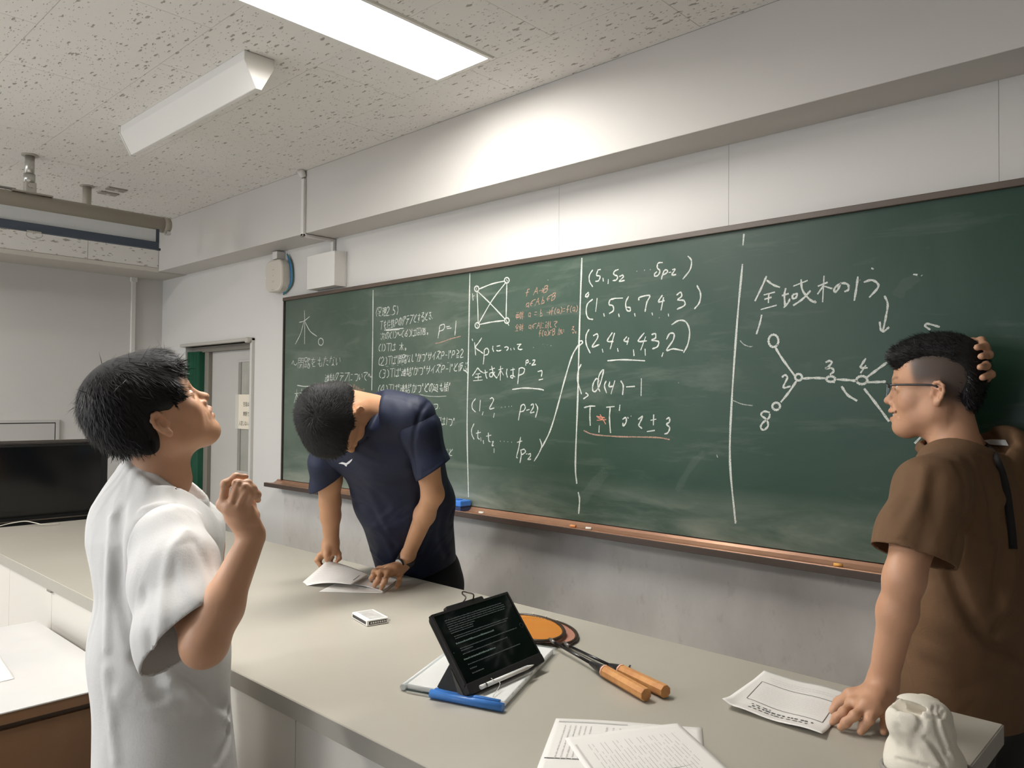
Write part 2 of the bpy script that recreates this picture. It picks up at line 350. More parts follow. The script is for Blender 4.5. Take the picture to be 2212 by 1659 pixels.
# television
XT = -4.40
pr_ = onx(233, 1000, XT); zt = onx(235, 955, XT)[2]
tv = thing('television', 'large black flat-screen television standing behind the counter end', 'television', (XT, pr_[1] - .5, .83))
M_tvb = mat('tv_black', (24, 25, 25), .35); M_tvs = mat('tv_screen', (12, 14, 15), .12, spec=.6)
box2('tv_case', (XT - .05, pr_[1] - 1.3, .865), (XT, pr_[1], zt), M_tvb, tv, bev=.003)
box2('tv_screen', (XT, pr_[1] - 1.28, .915), (XT + .002, pr_[1] - .035, zt - .012), M_tvs, tv)
box2('tv_lower_strip', (XT, pr_[1] - 1.3, .893), (XT + .006, pr_[1] - .002, .898), mat('tv_strip', (92, 82, 72), .4), tv)
pt = onx(243, 955, XT)
tvs = thing('thin_shelf', 'thin dark ledge lying on top of the television', 'shelf', (XT, pt[1], zt))
box2('ledge', (XT - .08, pr_[1] - 1.3, zt + .001), (XT + .004, pt[1], zt + .010), mat('ledge_dark', (54, 48, 43), .5), tvs, bev=.001)
box2('ledge_back_strip', (XT - .085, pr_[1] - 1.3, zt + .010), (XT - .05, pr_[1] - .07, zt + .016), mat('ledge_back', (84, 76, 68), .5), tvs)
tst = thing('television_stand', 'low dark stand under the television', 'stand', (XT, pr_[1] - .5, 0))
box2('stand_top', (XT - .16, pr_[1] - 1.2, .8), (XT + .12, pr_[1] - .1, .865), M_tvb, tst, bev=.004)
for yy in (-1.1, -.2): box2('stand_leg', (XT - .12, pr_[1] + yy, 0), (XT + .08, pr_[1] + yy + .06, .8), M_tvb, tst)
tv_cab = setp(tube('power_cable', catmull([onz(0, 1136, .905), onz(25, 1130, .915), onz(55, 1126, .922), onz(78, 1130, .915), onz(95, 1133, .908), onz(130, 1131, .906)], 6), .0022, mat('cable_cream', (190, 184, 170), .5), None, seg=8), 'thin cream cable lying by the foot of the television', 'cable')

# ---------------------------------------------------------------- door in the board wall
d1 = struct(thing('door_1', None, None, (DX1, YW, 0)))
M_door = mat('door_paint', (190, 187, 181), .45, rgb2=(182, 179, 173), vscale=1.5)
M_fr = mat('door_frame_paint', (176, 171, 162), .45)
DY = YW + .075
leafx0 = ony(457, 900, DY)[0]
box2('door_leaf', (leafx0, DY, 0), (DX1 + .02, DY + .03, DZ - .01), M_door, d1)
box2('jamb', (DX1, YW - .018, 0), (DX1 + .022, YW + .12, DZ + .02), mat('jamb_paint', (196, 193, 187), .45), d1, bev=.002)
box2('lintel', (DX0 - .02, YW - .03, DZ), (DX1 + .022, YW + .05, DZ + .018), M_fr, d1, bev=.003)
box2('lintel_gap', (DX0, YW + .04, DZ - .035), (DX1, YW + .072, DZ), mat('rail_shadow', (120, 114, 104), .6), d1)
tube('door_closer_knob', [(DX1 + .005, YW - .045, DZ + .004), (DX1 + .005, YW - .02, DZ + .004)], .016, M_fr, d1, seg=12)
px0 = ony(440, 900, YW + .05)[0]
box2('leaf_edge_post', (px0, YW + .05, 0), (leafx0 - .002, YW + .1, DZ - .01), mat('post_grey', (132, 126, 116), .4), d1, bev=.002)
# glass strip
gx0 = ony(517, 860, DY)[0]; gz1 = ony(530, 782, DY)[2]; gz0 = ony(530, 1018, DY)[2]
gb = mat('glass_bead', (182, 178, 171), .4)
box2('glass_bead', (gx0 - .012, DY - .008, gz0 - .014), (gx0, DY, gz1 + .014), gb, d1, bev=.001)
box2('glass_bead', (gx0, DY - .008, gz1), (DX1, DY, gz1 + .014), gb, d1, bev=.001); box2('glass_bead', (gx0, DY - .008, gz0 - .014), (DX1, DY, gz0), gb, d1, bev=.001)
box2('glass_pane', (gx0, DY - .002, gz0), (DX1, DY - .0005, gz1), mat('frosted_glass', (176, 174, 165), .35, rgb2=(150, 148, 138), vscale=5, bump=.3, bscale=200), d1)
box2('glass_rebate', (gx0, DY - .006, gz0), (gx0 + .028, DY - .0005, gz1), mat('rebate_grey', (140, 137, 130), .5), d1)
# dark room beyond the gap and curtain
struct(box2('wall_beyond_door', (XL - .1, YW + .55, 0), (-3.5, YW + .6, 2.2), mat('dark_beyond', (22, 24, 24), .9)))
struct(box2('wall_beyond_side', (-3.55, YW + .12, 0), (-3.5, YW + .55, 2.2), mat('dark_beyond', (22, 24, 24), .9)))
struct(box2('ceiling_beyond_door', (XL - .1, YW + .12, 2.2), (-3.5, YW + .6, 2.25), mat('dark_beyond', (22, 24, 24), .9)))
V = []; F = []; n = 40; cx0 = -4.905; cx1 = ony(432, 900, YW + .03)[0]
for k in range(n + 1):
    x = cx0 + (cx1 - cx0) * k / n; y = YW + .034 + .020 * math.sin(k * 1.15) + .006 * math.sin(k * 2.9)
    V += [(x, y, .35), (x, y + .006 * math.sin(k), DZ - .03)]
F = [(2 * k, 2 * k + 2, 2 * k + 3, 2 * k + 1) for k in range(n)]
cur = setp(meshobj('curtain', V, F, mat('green_curtain', (22, 92, 62), .8, rgb2=(14, 66, 44), vscale=3), None, True), 'dark green curtain hanging in the left side of the doorway', 'curtain')
md = cur.modifiers.new('s', 'SOLIDIFY'); md.thickness = .003
# sign on the door glass
SY = DY - .012
s0 = ony(516, 852, SY); s1 = ony(546, 928, SY)
sg = thing('door_sign', 'cream paper notice with black Japanese lettering taped on the door glass', 'sign', (s0[0], SY, s1[2]))
box2('sign_sheet', (s0[0], SY, s1[2]), (s1[0] + .01, SY + .0012, s0[2]), mat('notice_paper', (226, 216, 196), .7), sg)
sl = ony(508, 853, SY)
box2('clear_tape_sheet', (sl[0], SY + .002, s1[2]), (s0[0] + .004, SY + .003, s0[2]), mat('tape_sheet', (200, 197, 186), .4), sg)
M_ink = mat('black_ink', (32, 32, 34), .6)
def textobj(name, body, org, ex, ez, size, m, parent, sx=1.0, depth=.0002):
    c = bpy.data.curves.new(name, 'FONT'); c.body = body; c.size = 1; c.resolution_u = 3
    o = bpy.data.objects.new(name, c); COL.objects.link(o); bpy.context.view_layer.update()
    me = bpy.data.meshes.new_from_object(o); bpy.data.objects.remove(o)
    ex = np.array(ex, float); ez = np.array(ez, float)
    for v in me.vertices: v.co = Vector(np.array(org) + ex * v.co.x * size * sx + ez * v.co.y * size)
    me.materials.clear(); me.materials.append(m); o2 = bpy.data.objects.new(name, me); link(o2, parent); return o2
for body, (u, v), (u2, _) in (('生徒は', (525, 877), (541, 0)), ('無断で', (525, 898), (541, 0)), ('入室しないこと', (516, 918), (0, 0))):
    a = ony(u, v, SY - .0006); textobj('sign_lettering', body, a, (1, 0, 0), (0, 0, 1), .030 if len(body) < 4 else .030, M_ink, sg, sx=.80 if len(body) < 4 else .72)

# ---------------------------------------------------------------- access point, junction box, conduit
ap = thing('access_point', 'rounded white wireless access point on the wall right of the door', 'router', (-3.8, YW, 2.14))
ax0 = ony(574, 600, YW - .055)[0]; ax1 = ony(610, 600, YW - .055)[0]; az1 = ony(594, 561, YW - .055)[2]; az0 = ony(592, 630, YW - .055)[2]
bm = bmesh.new()
def rrect(x0, x1, z0, z1, r, n=6):
    pts = []
    for cx, cz, a0 in ((x1 - r, z1 - r, 0), (x0 + r, z1 - r, 90), (x0 + r, z0 + r, 180), (x1 - r, z0 + r, 270)):
        for k in range(n + 1): a = math.radians(a0 + 90 * k / n); pts.append((cx + r * math.cos(a), cz + r * math.sin(a)))
    return pts
def pill(name, x0, x1, z0, z1, r, y0, y1, m, parent, edge=.008):
    V = []; rings = [(0, y1), (0, y0 + edge), (edge * .35, y0 + edge * .3), (edge, y0)]
    for ins, y in rings: V += [(a, y, b) for a, b in rrect(x0 + ins, x1 - ins, z0 + ins, z1 - ins, max(r - ins * .5, .002))]
    n = 28; F = [(i * n + k, i * n + (k + 1) % n, (i + 1) * n + (k + 1) % n, (i + 1) * n + k) for i in range(3) for k in range(n)]
    F += [tuple(range(n)), tuple(3 * n + k for k in range(n))[::-1]]
    o = meshobj(name, V, F, m, parent); bmm = bmesh.new(); bmm.from_mesh(o.data); bmesh.ops.recalc_face_normals(bmm, faces=bmm.faces[:]); bmm.to_mesh(o.data); bmm.free(); return o
pill('ap_body', ax0, ax1, az0, az1, .045, YW - .06, YW - .012, M_offwhite, ap, .009)
box2('ap_mount', (ax0 + .03, YW - .012, az0 + .05), (ax1 - .03, YW, az1 - .04), M_white, ap)
box2('ap_top_box', (ony(588, 560, YW - .05)[0], YW - .05, az1 + .006), (ony(598, 560, YW - .05)[0], YW, az1 + .045), M_white, ap, bev=.002)
M_blue = mat('blue_cable', (52, 96, 176), .5); M_teal = mat('teal_cable', (60, 124, 118), .5)
for k, (m, off) in enumerate(((M_blue, 0), (M_blue, .006), (M_teal, .011), (M_teal, -.006))):
    pts = [(ax1 - .03, YW - .012, az1 + .03), (ax1 + .0 + off, YW - .012, az1 - .02), (ax1 + .014 + off, YW - .012, (az0 + az1) / 2), (ax1 + .004 + off, YW - .012, az0 + .03), (ax1 - .06, YW - .012, az0 - .008 - off * .5)]
    tube('network_cable', catmull(pts, 6), .0035, m, ap, seg=8)
for k, (z, ww) in enumerate(((.03, .02), (.0, .012), (-.03, .022), (-.036, .014), (-.075, .028))):
    cx = (ax0 + ax1) / 2; cz = (az0 + az1) / 2
    box2('ap_mark', (cx - ww / 2, YW - .0606, cz + z), (cx + ww / 2, YW - .06, cz + z + .002), mat('mark_grey', (160, 152, 138), .5), ap)
tube('ap_led', [(ax0 + .006, YW - .05, (az0 + az1) / 2 - .005), (ax0 + .001, YW - .056, (az0 + az1) / 2 - .005)], .003, emis('led', (255, 255, 255), 3), ap, seg=8)
JB = .068
jx0 = ony(663, 600, YW - JB)[0]; jx1 = ony(722, 600, YW - JB)[0]; jz1 = ony(722, 541, YW - JB)[2]; jz0 = ony(722, 616, YW - JB)[2]
jb = thing('junction_box', 'square white junction box on the wall above the blackboard corner', 'box', (jx0, YW, jz0))
box2('box_body', (jx0, YW - JB, jz0), (jx1, YW - .004, jz1), M_white, jb, bev=.0015)
box2('box_back_plate', (jx0, YW - .006, jz0 - .0), (jx1 + .006, YW, jz1 + .003), M_pan, jb)
cd1 = thing('cable_conduit', 'white cable duct running from the ceiling over the beam to the junction box', 'conduit', (-3.55, YB, 2.4))
cx = ony(655, 430, YB - .01)[0]
box2('duct', (cx - .011, YB - .016, ZB - .016), (cx + .011, YB, ZC - .04), M_white, cd1, bev=.003)
tube('duct_top', [(cx, YB - .008, ZC - .035), (cx - .004, YB - .014, ZC - .02), (cx - .008, YB - .02, ZC - .004)], [.013, .017, .02], M_white, cd1, seg=10)
box2('duct', (cx - .011, YB - .016, ZB - .016), (cx + .011, YW, ZB - .002), M_white, cd1, bev=.003)
box2('duct', (cx - .011, YW - .018, jz1 + .002), (cx + .011, YW - .002, ZB - .010), M_white, cd1, bev=.003)
# ================================================================ BLACKBOARD
BX0, BX1 = -3.688, .45
BZ0, BZ1 = 1.083, 2.038
BY = YW - .022
bb = thing('blackboard', 'long green chalkboard covered with white graph theory notes', 'blackboard', (-1.6, YW, BZ0))
mb = bpy.data.materials.new('green_chalkboard'); mb.use_nodes = True; nt = mb.node_tree; bs = nt.nodes['Principled BSDF']; L = nt.links.new
bs.inputs['Specular IOR Level'].default_value = .35
tc = nt.nodes.new('ShaderNodeTexCoord')
def noise(scale, det, rot, st, dist=0):
    mp = nt.nodes.new('ShaderNodeMapping'); mp.inputs['Rotation'].default_value = (0, rot, 0); mp.inputs['Scale'].default_value = st; L(tc.outputs['Object'], mp.inputs[0])
    n = nt.nodes.new('ShaderNodeTexNoise'); n.inputs['Scale'].default_value = scale; n.inputs['Detail'].default_value = det; n.inputs['Distortion'].default_value = dist; n.inputs['Roughness'].default_value = .6; L(mp.outputs[0], n.inputs['Vector']); return n
def ramp(src, a, b, lo=0, hi=1):
    r = nt.nodes.new('ShaderNodeMapRange'); r.inputs['From Min'].default_value = a; r.inputs['From Max'].default_value = b; r.inputs['To Min'].default_value = lo; r.inputs['To Max'].default_value = hi; L(src, r.inputs[0]); return r
n1 = noise(1.4, 5, .5, (1, 1, 1), .6); n2 = noise(3.0, 6, .75, (.5, 1, 2.6), .8); n3 = noise(9, 5, -.6, (.35, 1, 2.2), .3); n4 = noise(3.5, 5, .05, (.5, 1, 2.5), .4)
d1_ = ramp(n1.outputs['Fac'], .45, .8, 0, .07); d2_ = ramp(n2.outputs['Fac'], .56, .8, 0, .22); d3_ = ramp(n3.outputs['Fac'], .6, .85, 0, .16)
def madd(a, b, op='ADD'):
    m = nt.nodes.new('ShaderNodeMath'); m.operation = op; L(a, m.inputs[0]); L(b, m.inputs[1]); return m
sm = madd(madd(d1_.outputs[0], d2_.outputs[0]).outputs[0], d3_.outputs[0])
# chalk dust gathered along the bottom edge of the board
sep = nt.nodes.new('ShaderNodeSeparateXYZ'); L(tc.outputs['Object'], sep.inputs[0])
low = ramp(sep.outputs['Z'], BZ0 + .0, BZ0 + .17, 1, 0); n4r = ramp(n4.outputs['Fac'], .36, .7, .05, .62); lowm = madd(low.outputs[0], n4r.outputs[0], 'MULTIPLY')
side = ramp(sep.outputs['X'], -1.3, -3.4, 0, 1); nsd = ramp(n1.outputs['Fac'], .2, .75, .08, .26); side_glare = madd(side.outputs[0], nsd.outputs[0], 'MULTIPLY'); sm2 = madd(sm.outputs[0], side_glare.outputs[0])  # pale glare towards the left end, painted into the board colour
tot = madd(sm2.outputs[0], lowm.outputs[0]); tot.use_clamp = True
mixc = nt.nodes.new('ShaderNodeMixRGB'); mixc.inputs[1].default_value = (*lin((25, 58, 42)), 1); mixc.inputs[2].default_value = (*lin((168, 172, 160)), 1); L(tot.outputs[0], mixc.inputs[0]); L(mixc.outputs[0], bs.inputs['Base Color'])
rg = ramp(tot.outputs[0], 0, .5, .42, .7); L(rg.outputs[0], bs.inputs['Roughness'])
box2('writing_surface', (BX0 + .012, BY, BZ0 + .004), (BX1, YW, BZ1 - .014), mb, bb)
M_bf = mat('board_frame_brown', (92, 78, 66), .45, rgb2=(78, 66, 56), vscale=6)
box2('frame_rail', (BX0, BY - .012, BZ1 - .018), (BX1 + .02, YW, BZ1), M_bf, bb, bev=.002)
box2('frame_post', (BX0, BY - .008, BZ0), (BX0 + .010, YW, BZ1 - .018), mat('board_frame_dark', (50, 42, 36), .5), bb, bev=.001)
M_tray = mat('tray_copper_brown', (178, 136, 108), .32, metal=.35, rgb2=(150, 112, 90), vscale=5)
M_trayd = mat('tray_dark_wood', (66, 52, 44), .5)
tz = 1.070
prism('chalk_tray', [(BX0 - .045, YW, tz - .012), (BX0 - .045, YW - .088, tz - .012), (BX0 - .045, YW - .094, tz - .004), (BX0 - .045, YW - .090, tz + .004), (BX0 - .045, YW - .080, tz - .001), (BX0 - .045, YW - .045, tz - .001), (BX0 - .045, YW - .03, tz + .006), (BX0 - .045, YW - .022, tz + .014), (BX0 - .045, YW, tz + .014)], (BX1 - BX0 + .045, 0, 0), M_tray, bb, bev=.0008)
box2('tray_lip', (BX0 - .048, YW - .098, tz - .018), (BX1 + .0, YW - .0925, tz + .002), M_trayd, bb, bev=.001)
box2('tray_underside', (BX0 - .048, YW - .0925, tz - .019), (BX1 + .0, YW, tz - .0125), M_trayd, bb)
# ---------------------------------------------------------------- chalk writing
def chalk_mat(name, rgb, a0, a1):
    m = bpy.data.materials.new(name); m.use_nodes = True; nt = m.node_tree; b = nt.nodes['Principled BSDF']; b.inputs['Base Color'].default_value = (*lin(rgb), 1); b.inputs['Roughness'].default_value = .9
    tc = nt.nodes.new('ShaderNodeTexCoord'); n = nt.nodes.new('ShaderNodeTexNoise'); n.inputs['Scale'].default_value = 420; n.inputs['Detail'].default_value = 2; nt.links.new(tc.outputs['Object'], n.inputs['Vector'])
    r = nt.nodes.new('ShaderNodeMapRange'); r.inputs['From Min'].default_value = .3; r.inputs['From Max'].default_value = .55; r.inputs['To Min'].default_value = a0; r.inputs['To Max'].default_value = a1
    nt.links.new(n.outputs['Fac'], r.inputs[0]); nt.links.new(r.outputs[0], b.inputs['Alpha']); return m
CH = {'w': chalk_mat('white_chalk', (218, 221, 213), .40, .90), 'f': chalk_mat('faint_chalk', (200, 204, 194), .2, .7), 'o': chalk_mat('orange_chalk', (196, 158, 138), .25, .8), 'r': chalk_mat('red_chalk', (214, 140, 118), .6, 1)}
CY = BY - .0006
ccount = [0]
def strokes(name, polys, col='w', wid=.0062, label=None):
    V = []; F = []
    for pl in polys:
        pts = [ony(u, v, CY) for u, v in pl]
        if len(pts) > 2: pts = catmull(pts, 4)
        if len(pts) == 1: pts = [pts[0] + (-.002, 0, 0), pts[0] + (.002, 0, 0)]
        n = len(pts); b0 = len(V); ccount[0] += 1; yo = -.00002 * (ccount[0] % 9)
        for i, p in enumerate(pts):
            t = pts[min(i + 1, n - 1)] - pts[max(i - 1, 0)]; l = np.linalg.norm(t)
            t = t / l if l > 1e-9 else np.array([1., 0, 0]); s = np.array([-t[2], 0, t[0]])
            wv = wid * .36 * (1 + .22 * math.sin(i * 1.7 + b0)) * (.75 if i in (0, n - 1) else 1)
            V += [p + s * wv + (0, yo, 0), p - s * wv + (0, yo, 0)]
        F += [(b0 + 2 * i, b0 + 2 * i + 1, b0 + 2 * i + 3, b0 + 2 * i + 2) for i in range(n - 1)]
    o = meshobj(name, V, F, CH[col], bb, label=label)
    if len(polys) > 1: o['kind'] = 'stuff'
    return o
def Z(frame, s):
    x0, y0, sc = frame
    out = []
    for part in s.split(';'):
        part = part.split()
        if part: out.append([(x0 + float(q.split(',')[0]) / sc, y0 + float(q.split(',')[1]) / sc) for q in part])
    return out
def circ(frame, cx, cy, rx, ry, n=14, a0=.6):
    x0, y0, sc = frame
    return [(x0 + (cx + rx * math.cos(a0 + 6.5 * k / n)) / sc, y0 + (cy + ry * math.sin(a0 + 6.5 * k / n)) / sc) for k in range(n + 1)]
Z3 = (1000, 520, 2.5523); Z4 = (1560, 480, 2.5445); Z6 = (600, 620, 3.6867)
# dividing lines
strokes('chalk_line', Z((0, 0, 1), '806,626 805,740 803,843;1015,590 1012,760 1009,920 1012,1074;1257,557 1252,700 1248,860 1243,1000 1246,1045;1249,1063 1252,1080 1250,1110;1607,505 1605,530;1604,570 1592,700 1580,880 1577,1000 1589,1131'), 'w', .0085, 'ruled white chalk dividing lines')
# column 1
strokes('chalk_writing', Z(Z6, '212,185 215,300 214,455;170,282 210,270 254,235;208,275 182,370 140,455;216,275 258,352 313,393') + [circ(Z6, 343, 436, 20, 28)], 'w', .006)
G = {'木': '0393 5059 5319 5399', '林': '0343 2029 2309 2346 5393 7079 7349 7399', '閉': '0009 0040 4044 0242 0444 5054 5090 9099 5292 5494 2676 5559 5629', '路': '0040430300 2338 2646 0508 0848 7052 619153 5398 6696996966', 'を': '0272 402546 74454888',
 'も': '4046588885 1363 1666', 'た': '0262 3009 5484 578898', 'な': '0242 2006 6182 636758486789', 'い': '02172836 7296', '連': '0112 042424080899 3292 4383864643 4484 3797 6068', '結': '20023204 0444 2429 1608 3648 5292 7074 5494 5696995956',
 'ク': '3005 3080804519', 'ラ': '1080 0383834519', 'グ': '2004 2070703519 8183 9092', 'フ': '0090905519', 'に': '0009 3272 3878', 'つ': '0272857849', 'て': '019144355889', '～': '0522457694', '定': '4041 0003 0080 8083 1474 4448 4675 0617 3899',
 '理': '0141 0444 0848 2128 5191955551 5393 7179 5696 4999', '数': '0333 2026 0113 4132 0545 2529 0959 7052 5292 5299 8259', '位': '2004 1319 6062 3393 4547 8567 3999', 'の': '5146280531719569', 'と': '2034 8034164888', 'す': '0292 505536445658 39', 'る': '107014347497694857',
 'き': '1171 1474 2087 263878', '次': '0112 0817 5033 4292 9284 6439 6499', '(': '80232789', ')': '10737719', 'は': '0009 3292 7078 5838499898', '同': '0009 0090 9099 3262 3565683835', '値': '2004 1319 3191 6143 4383884843 4585 3099', '。': '476769494757', '.': '4859 4958', 'T': '0090 5059',
 'サ': '0393 2026 707539', 'イ': '8006 5359', 'ズ': '10703508 4579 8082 9092', 'p': '2109 2161735515', '1': '5059', '≥': '107315 1777 1979', '2': '023062540989', '-': '0585', 'か': '0262 3009 62685839 8196', 'が': '0262 3009 62685839 7183 9093', 'ど': '2034 8034164888 8082 9092',
 '辺': '0112 042424070799 3272768766 5437', '橋': '0232 1019 1305 1335 5080 3282 6044 6293 5464 4449 4494 9499 5676 565878', '仮': '2004 1319 4090 404639 4383396 9', '道': '0112 042424080899 3191 5061 4383884843 4585 4686', 'ぶ': '4052 3445 5668493 9 0617 8699 7082', '全': '5004 5094 2474 2676 0999 5459',
 '域': '0333 2027 0738 3292 4565675745 3989 607299 8548', '単': '2031 5051 7061 1383861613 1484 0797 4349', '射': '2011 0141 4149 0107 0343 0545 0747 4719 5393 808979 6567', '"': '1013 4043', ',': '2819', '、': '2738', 'A': '0950 5099 2575', 'B': '0009 00605304 04745809', '4': '500575 6069' , 'f': '70403139 0474', 'a': '7323275776 737888', 'b': '0009 05355809', '∈': '91320538 91 0555', '→': '0595 729578',
 ':': '2223 2627', '=': '0373 0676', '対': '0141 2021 1449 4409 5393 808979 6567', 'し': '20274868', 'こ': '1171 0879', '3': '1061643465684909', 'へ': '053294', '5': '80202454675809', '6': '70164868654525', '<': '7035 3579', '>': '3075 7539', '・': '4455', '値2': ''}
def glyph(ch):
    s = G.get(ch)
    if s is None: return []
    out = []
    for st in s.replace('393396 9', '4383398999').replace('5668493 9', '56684939').split():
        out.append([(int(st[i]), int(st[i + 1])) for i in range(0, len(st) - 1, 2)])
    return out
NARROW = {'.': .35, '(': .5, ')': .5, '1': .45, '-': .6, '"': .45, ',': .4, '、': .45, '。': .7, ':': .5, ' ': .6, 'い': .85, '<': .5, '>': .5, '"': .4}
def line(text, x0, y0, x1, y1, h, col='w', wid=.0042, slant=.08, label=None):
    ws = [NARROW.get(c, 1) for c in text]; tot = sum(ws); x = 0; polys = []
    dx, dy = x1 - x0, y1 - y0
    for c, w in zip(text, ws):
        for st in glyph(c):
            pl = []
            for gx, gy in st:
                t = (x + w * (.08 + .84 * gx / 9)) / tot
                pl.append((x0 + dx * t + slant * h * (1 - gy / 9) , y0 + dy * t + h * gy / 9 + random.uniform(-.03, .03) * h))
            polys.append(pl)
        x += w
    if polys: strokes('chalk_writing', polys, col, wid, label)
def zl(text, x0, y0, x1, y1, h, **k): line(text, 600 + x0 / 3.6867, 620 + y0 / 3.6867, 600 + x1 / 3.6867, 620 + y1 / 3.6867, h / 3.6867, **k)
zl('～閉路をもたない', 105, 572, 500, 545, 80, wid=.0045)
zl('連結クラフについて～', 372, 692, 752, 672, 68, wid=.0045)
strokes('chalk_line', Z(Z6, '155,783 230,792 350,778 520,770 560,775 590,790'), 'w', .006)
zl('林', 122, 815, 205, 805, 110, wid=.0055)
# little branching sketch in pinkish chalk
rr_ = random.Random(3); tw = []
for k in range(9):
    a = -3.0 + k * .36; l1 = 38 + 26 * rr_.random(); cx_, cy_ = 608, 850
    e = (cx_ + l1 * 1.45 * math.cos(a), cy_ + l1 * 1.25 * math.sin(a)); m1 = (cx_ + 30 * math.cos(a), cy_ + 28 * math.sin(a))
    tw.append([(600 + q[0] / 3.6867, 620 + q[1] / 3.6867) for q in ((cx_, cy_), m1, e)])
    tw.append(circ(Z6, e[0], e[1], 6, 7, 8))
    e2 = (m1[0] + 34 * math.cos(a + .5), m1[1] + 30 * math.sin(a + .5)); tw.append([(600 + q[0] / 3.6867, 620 + q[1] / 3.6867) for q in (m1, e2)]); tw.append(circ(Z6, e2[0], e2[1], 5, 6, 8))
strokes('chalk_sketch', tw, 'o', .0026, 'small pinkish chalk sketch of a branching tree')
# column 2
zl('<定理2.5>', 775, 165, 960, 150, 70, wid=.0048)
zl('Tを位数pのグラフとするとき、', 808, 275, 1240, 190, 68, wid=.0044)
strokes('chalk_line', Z(Z6, '848,343 920,336 1002,328;862,347 930,341 970,338'), 'w', .006)
zl('次の(1)～(6)は同値。', 812, 365, 1205, 318, 58, wid=.0042)
strokes('chalk_writing', Z(Z6, '1290,312 1284,360 1276,408;1290,308 1320,296 1330,312 1318,340 1288,352;1342,318 1372,312;1346,332 1382,326;1420,268 1416,330 1410,386'), 'w', .006)
strokes('chalk_line', Z(Z6, '1254,450 1300,440 1380,412 1458,392'), 'o', .005)
zl('(1)Tは 木。', 800, 455, 1030, 440, 60, wid=.0046)
zl('(2)Tは"閉路なし"かつ"サイズp-1"p≥2', 800, 560, 1485, 492, 66, wid=.0044)
zl('(3)Tは"連結"かつ"サイズp-1"と仮ぶ', 805, 660, 1515, 600, 66, wid=.0044)
strokes('chalk_writing', Z(Z6, '1478,660 1500,672 1515,692'), 'w', .007)
zl('(4)Tは"連結"かつ"どの辺も橋"', 795, 780, 1375, 760, 72, wid=.0048)
strokes('chalk_line', Z(Z6, '1130,855 1190,868 1270,872 1342,868'), 'f', .0045)
zl('かつ、', 1190, 925, 1300, 925, 48, wid=.0044); zl('道は1つ"', 1250, 1030, 1410, 1045, 62, wid=.0046); zl('ぶと', 1320, 1290, 1395, 1290, 58, wid=.0044)
strokes('chalk_writing', Z(Z6, '860,632 880,632;905,628 925,627;948,624 962,623;985,620 1000,619;1295,608 1310,606;1350,603 1365,602'), 'f', .003)
# column 3
strokes('chalk_graph', Z(Z3, '85,268 160,238 232,222;78,280 82,370 84,458;242,232 240,330 238,432;90,462 160,448 230,440;84,282 150,345 232,432;235,232 160,330 86,458') + [circ(Z3, 76, 265, 12, 15), circ(Z3, 242, 218, 13, 15), circ(Z3, 79, 467, 12, 15), circ(Z3, 242, 440, 13, 15)], 'w', .0068, 'chalk drawing of a four-point complete graph')
strokes('chalk_writing', Z(Z3, '52,290 56,330;52,308 64,302;74,258 76,272;238,212 246,224;76,460 82,474;236,434 254,468'), 'w', .005)
Zl3 = lambda t, x0, y0, x1, y1, h, **k: line(t, 1000 + x0 / 2.5523, 520 + y0 / 2.5523, 1000 + x1 / 2.5523, 520 + y1 / 2.5523, h / 2.5523, **k)
Zl3('f A→B', 340, 270, 470, 245, 38, col='o', wid=.0042, slant=.2); Zl3('a∈A,b∈B', 340, 335, 512, 285, 40, col='o', wid=.0042, slant=.2)
Zl3('単射: a = b →f(a)=f(a)', 288, 395, 632, 352, 40, col='o', wid=.0036, slant=.1); Zl3('全射: a∈Aに対して', 285, 462, 520, 440, 36, col='o', wid=.0036)
Zl3('f(a)∈B かいずさる。', 415, 495, 628, 472, 36, col='o', wid=.0036)
strokes('chalk_writing', Z(Z3, '50,540 54,552;64,560 68,600 70,632;104,535 88,560 70,588 96,610 112,622;118,600 116,640 112,682;118,602 132,592 142,606 136,626 116,632;166,580 164,596 170,612;186,582 206,578;184,604 196,608 212,603;228,588 244,585 250,594 240,606;262,592 266,604;280,590 284,602;298,572 322,570;318,572 304,590 312,600 328,598'), 'w', .0062)
strokes('chalk_writing', Z(Z3, '388,588 390,589;440,570 442,571;464,574 466,575;484,578 487,580'), 'f', .005)
strokes('chalk_writing', Z(Z3, '82,700 68,722 52,745;82,700 96,718 112,728;70,736 96,732;84,738 84,768;66,754 102,750;56,772 108,768;122,712 128,748 134,760;114,730 136,724;146,712 176,702;148,730 164,728 162,748 148,748 148,730;158,690 168,730 184,756 190,748;176,722 160,752;196,712 222,704;208,690 206,770;206,716 194,745;210,716 224,742;244,706 240,730 246,754;262,714 286,708;276,700 276,752 268,756 262,748 274,742 288,752;310,706 306,750 302,790;308,706 324,700 340,708 332,732 308,742;348,662 346,690;348,662 358,658 360,670 348,674;366,678 374,676;384,660 396,658 392,672 380,686 402,682;412,722 436,718 432,750;418,768 442,762'), 'w', .0062)
strokes('chalk_line', Z(Z3, '272,820 340,812 420,818 446,824'), 'w', .0068)
strokes('chalk_writing', Z(Z3, '70,870 52,895 52,925 70,945;96,878 92,940;112,942 106,962;148,872 162,866 168,882 146,926 174,922;174,950 168,975;212,918 214,919;232,916 234,917;252,914 254,915;268,912 270,913;322,905 314,945 306,990;318,912 334,902 344,918 334,938 312,944;350,935 368,930;374,908 386,900 388,918 372,948 394,944;400,898 412,925 400,975'), 'w', .0062)
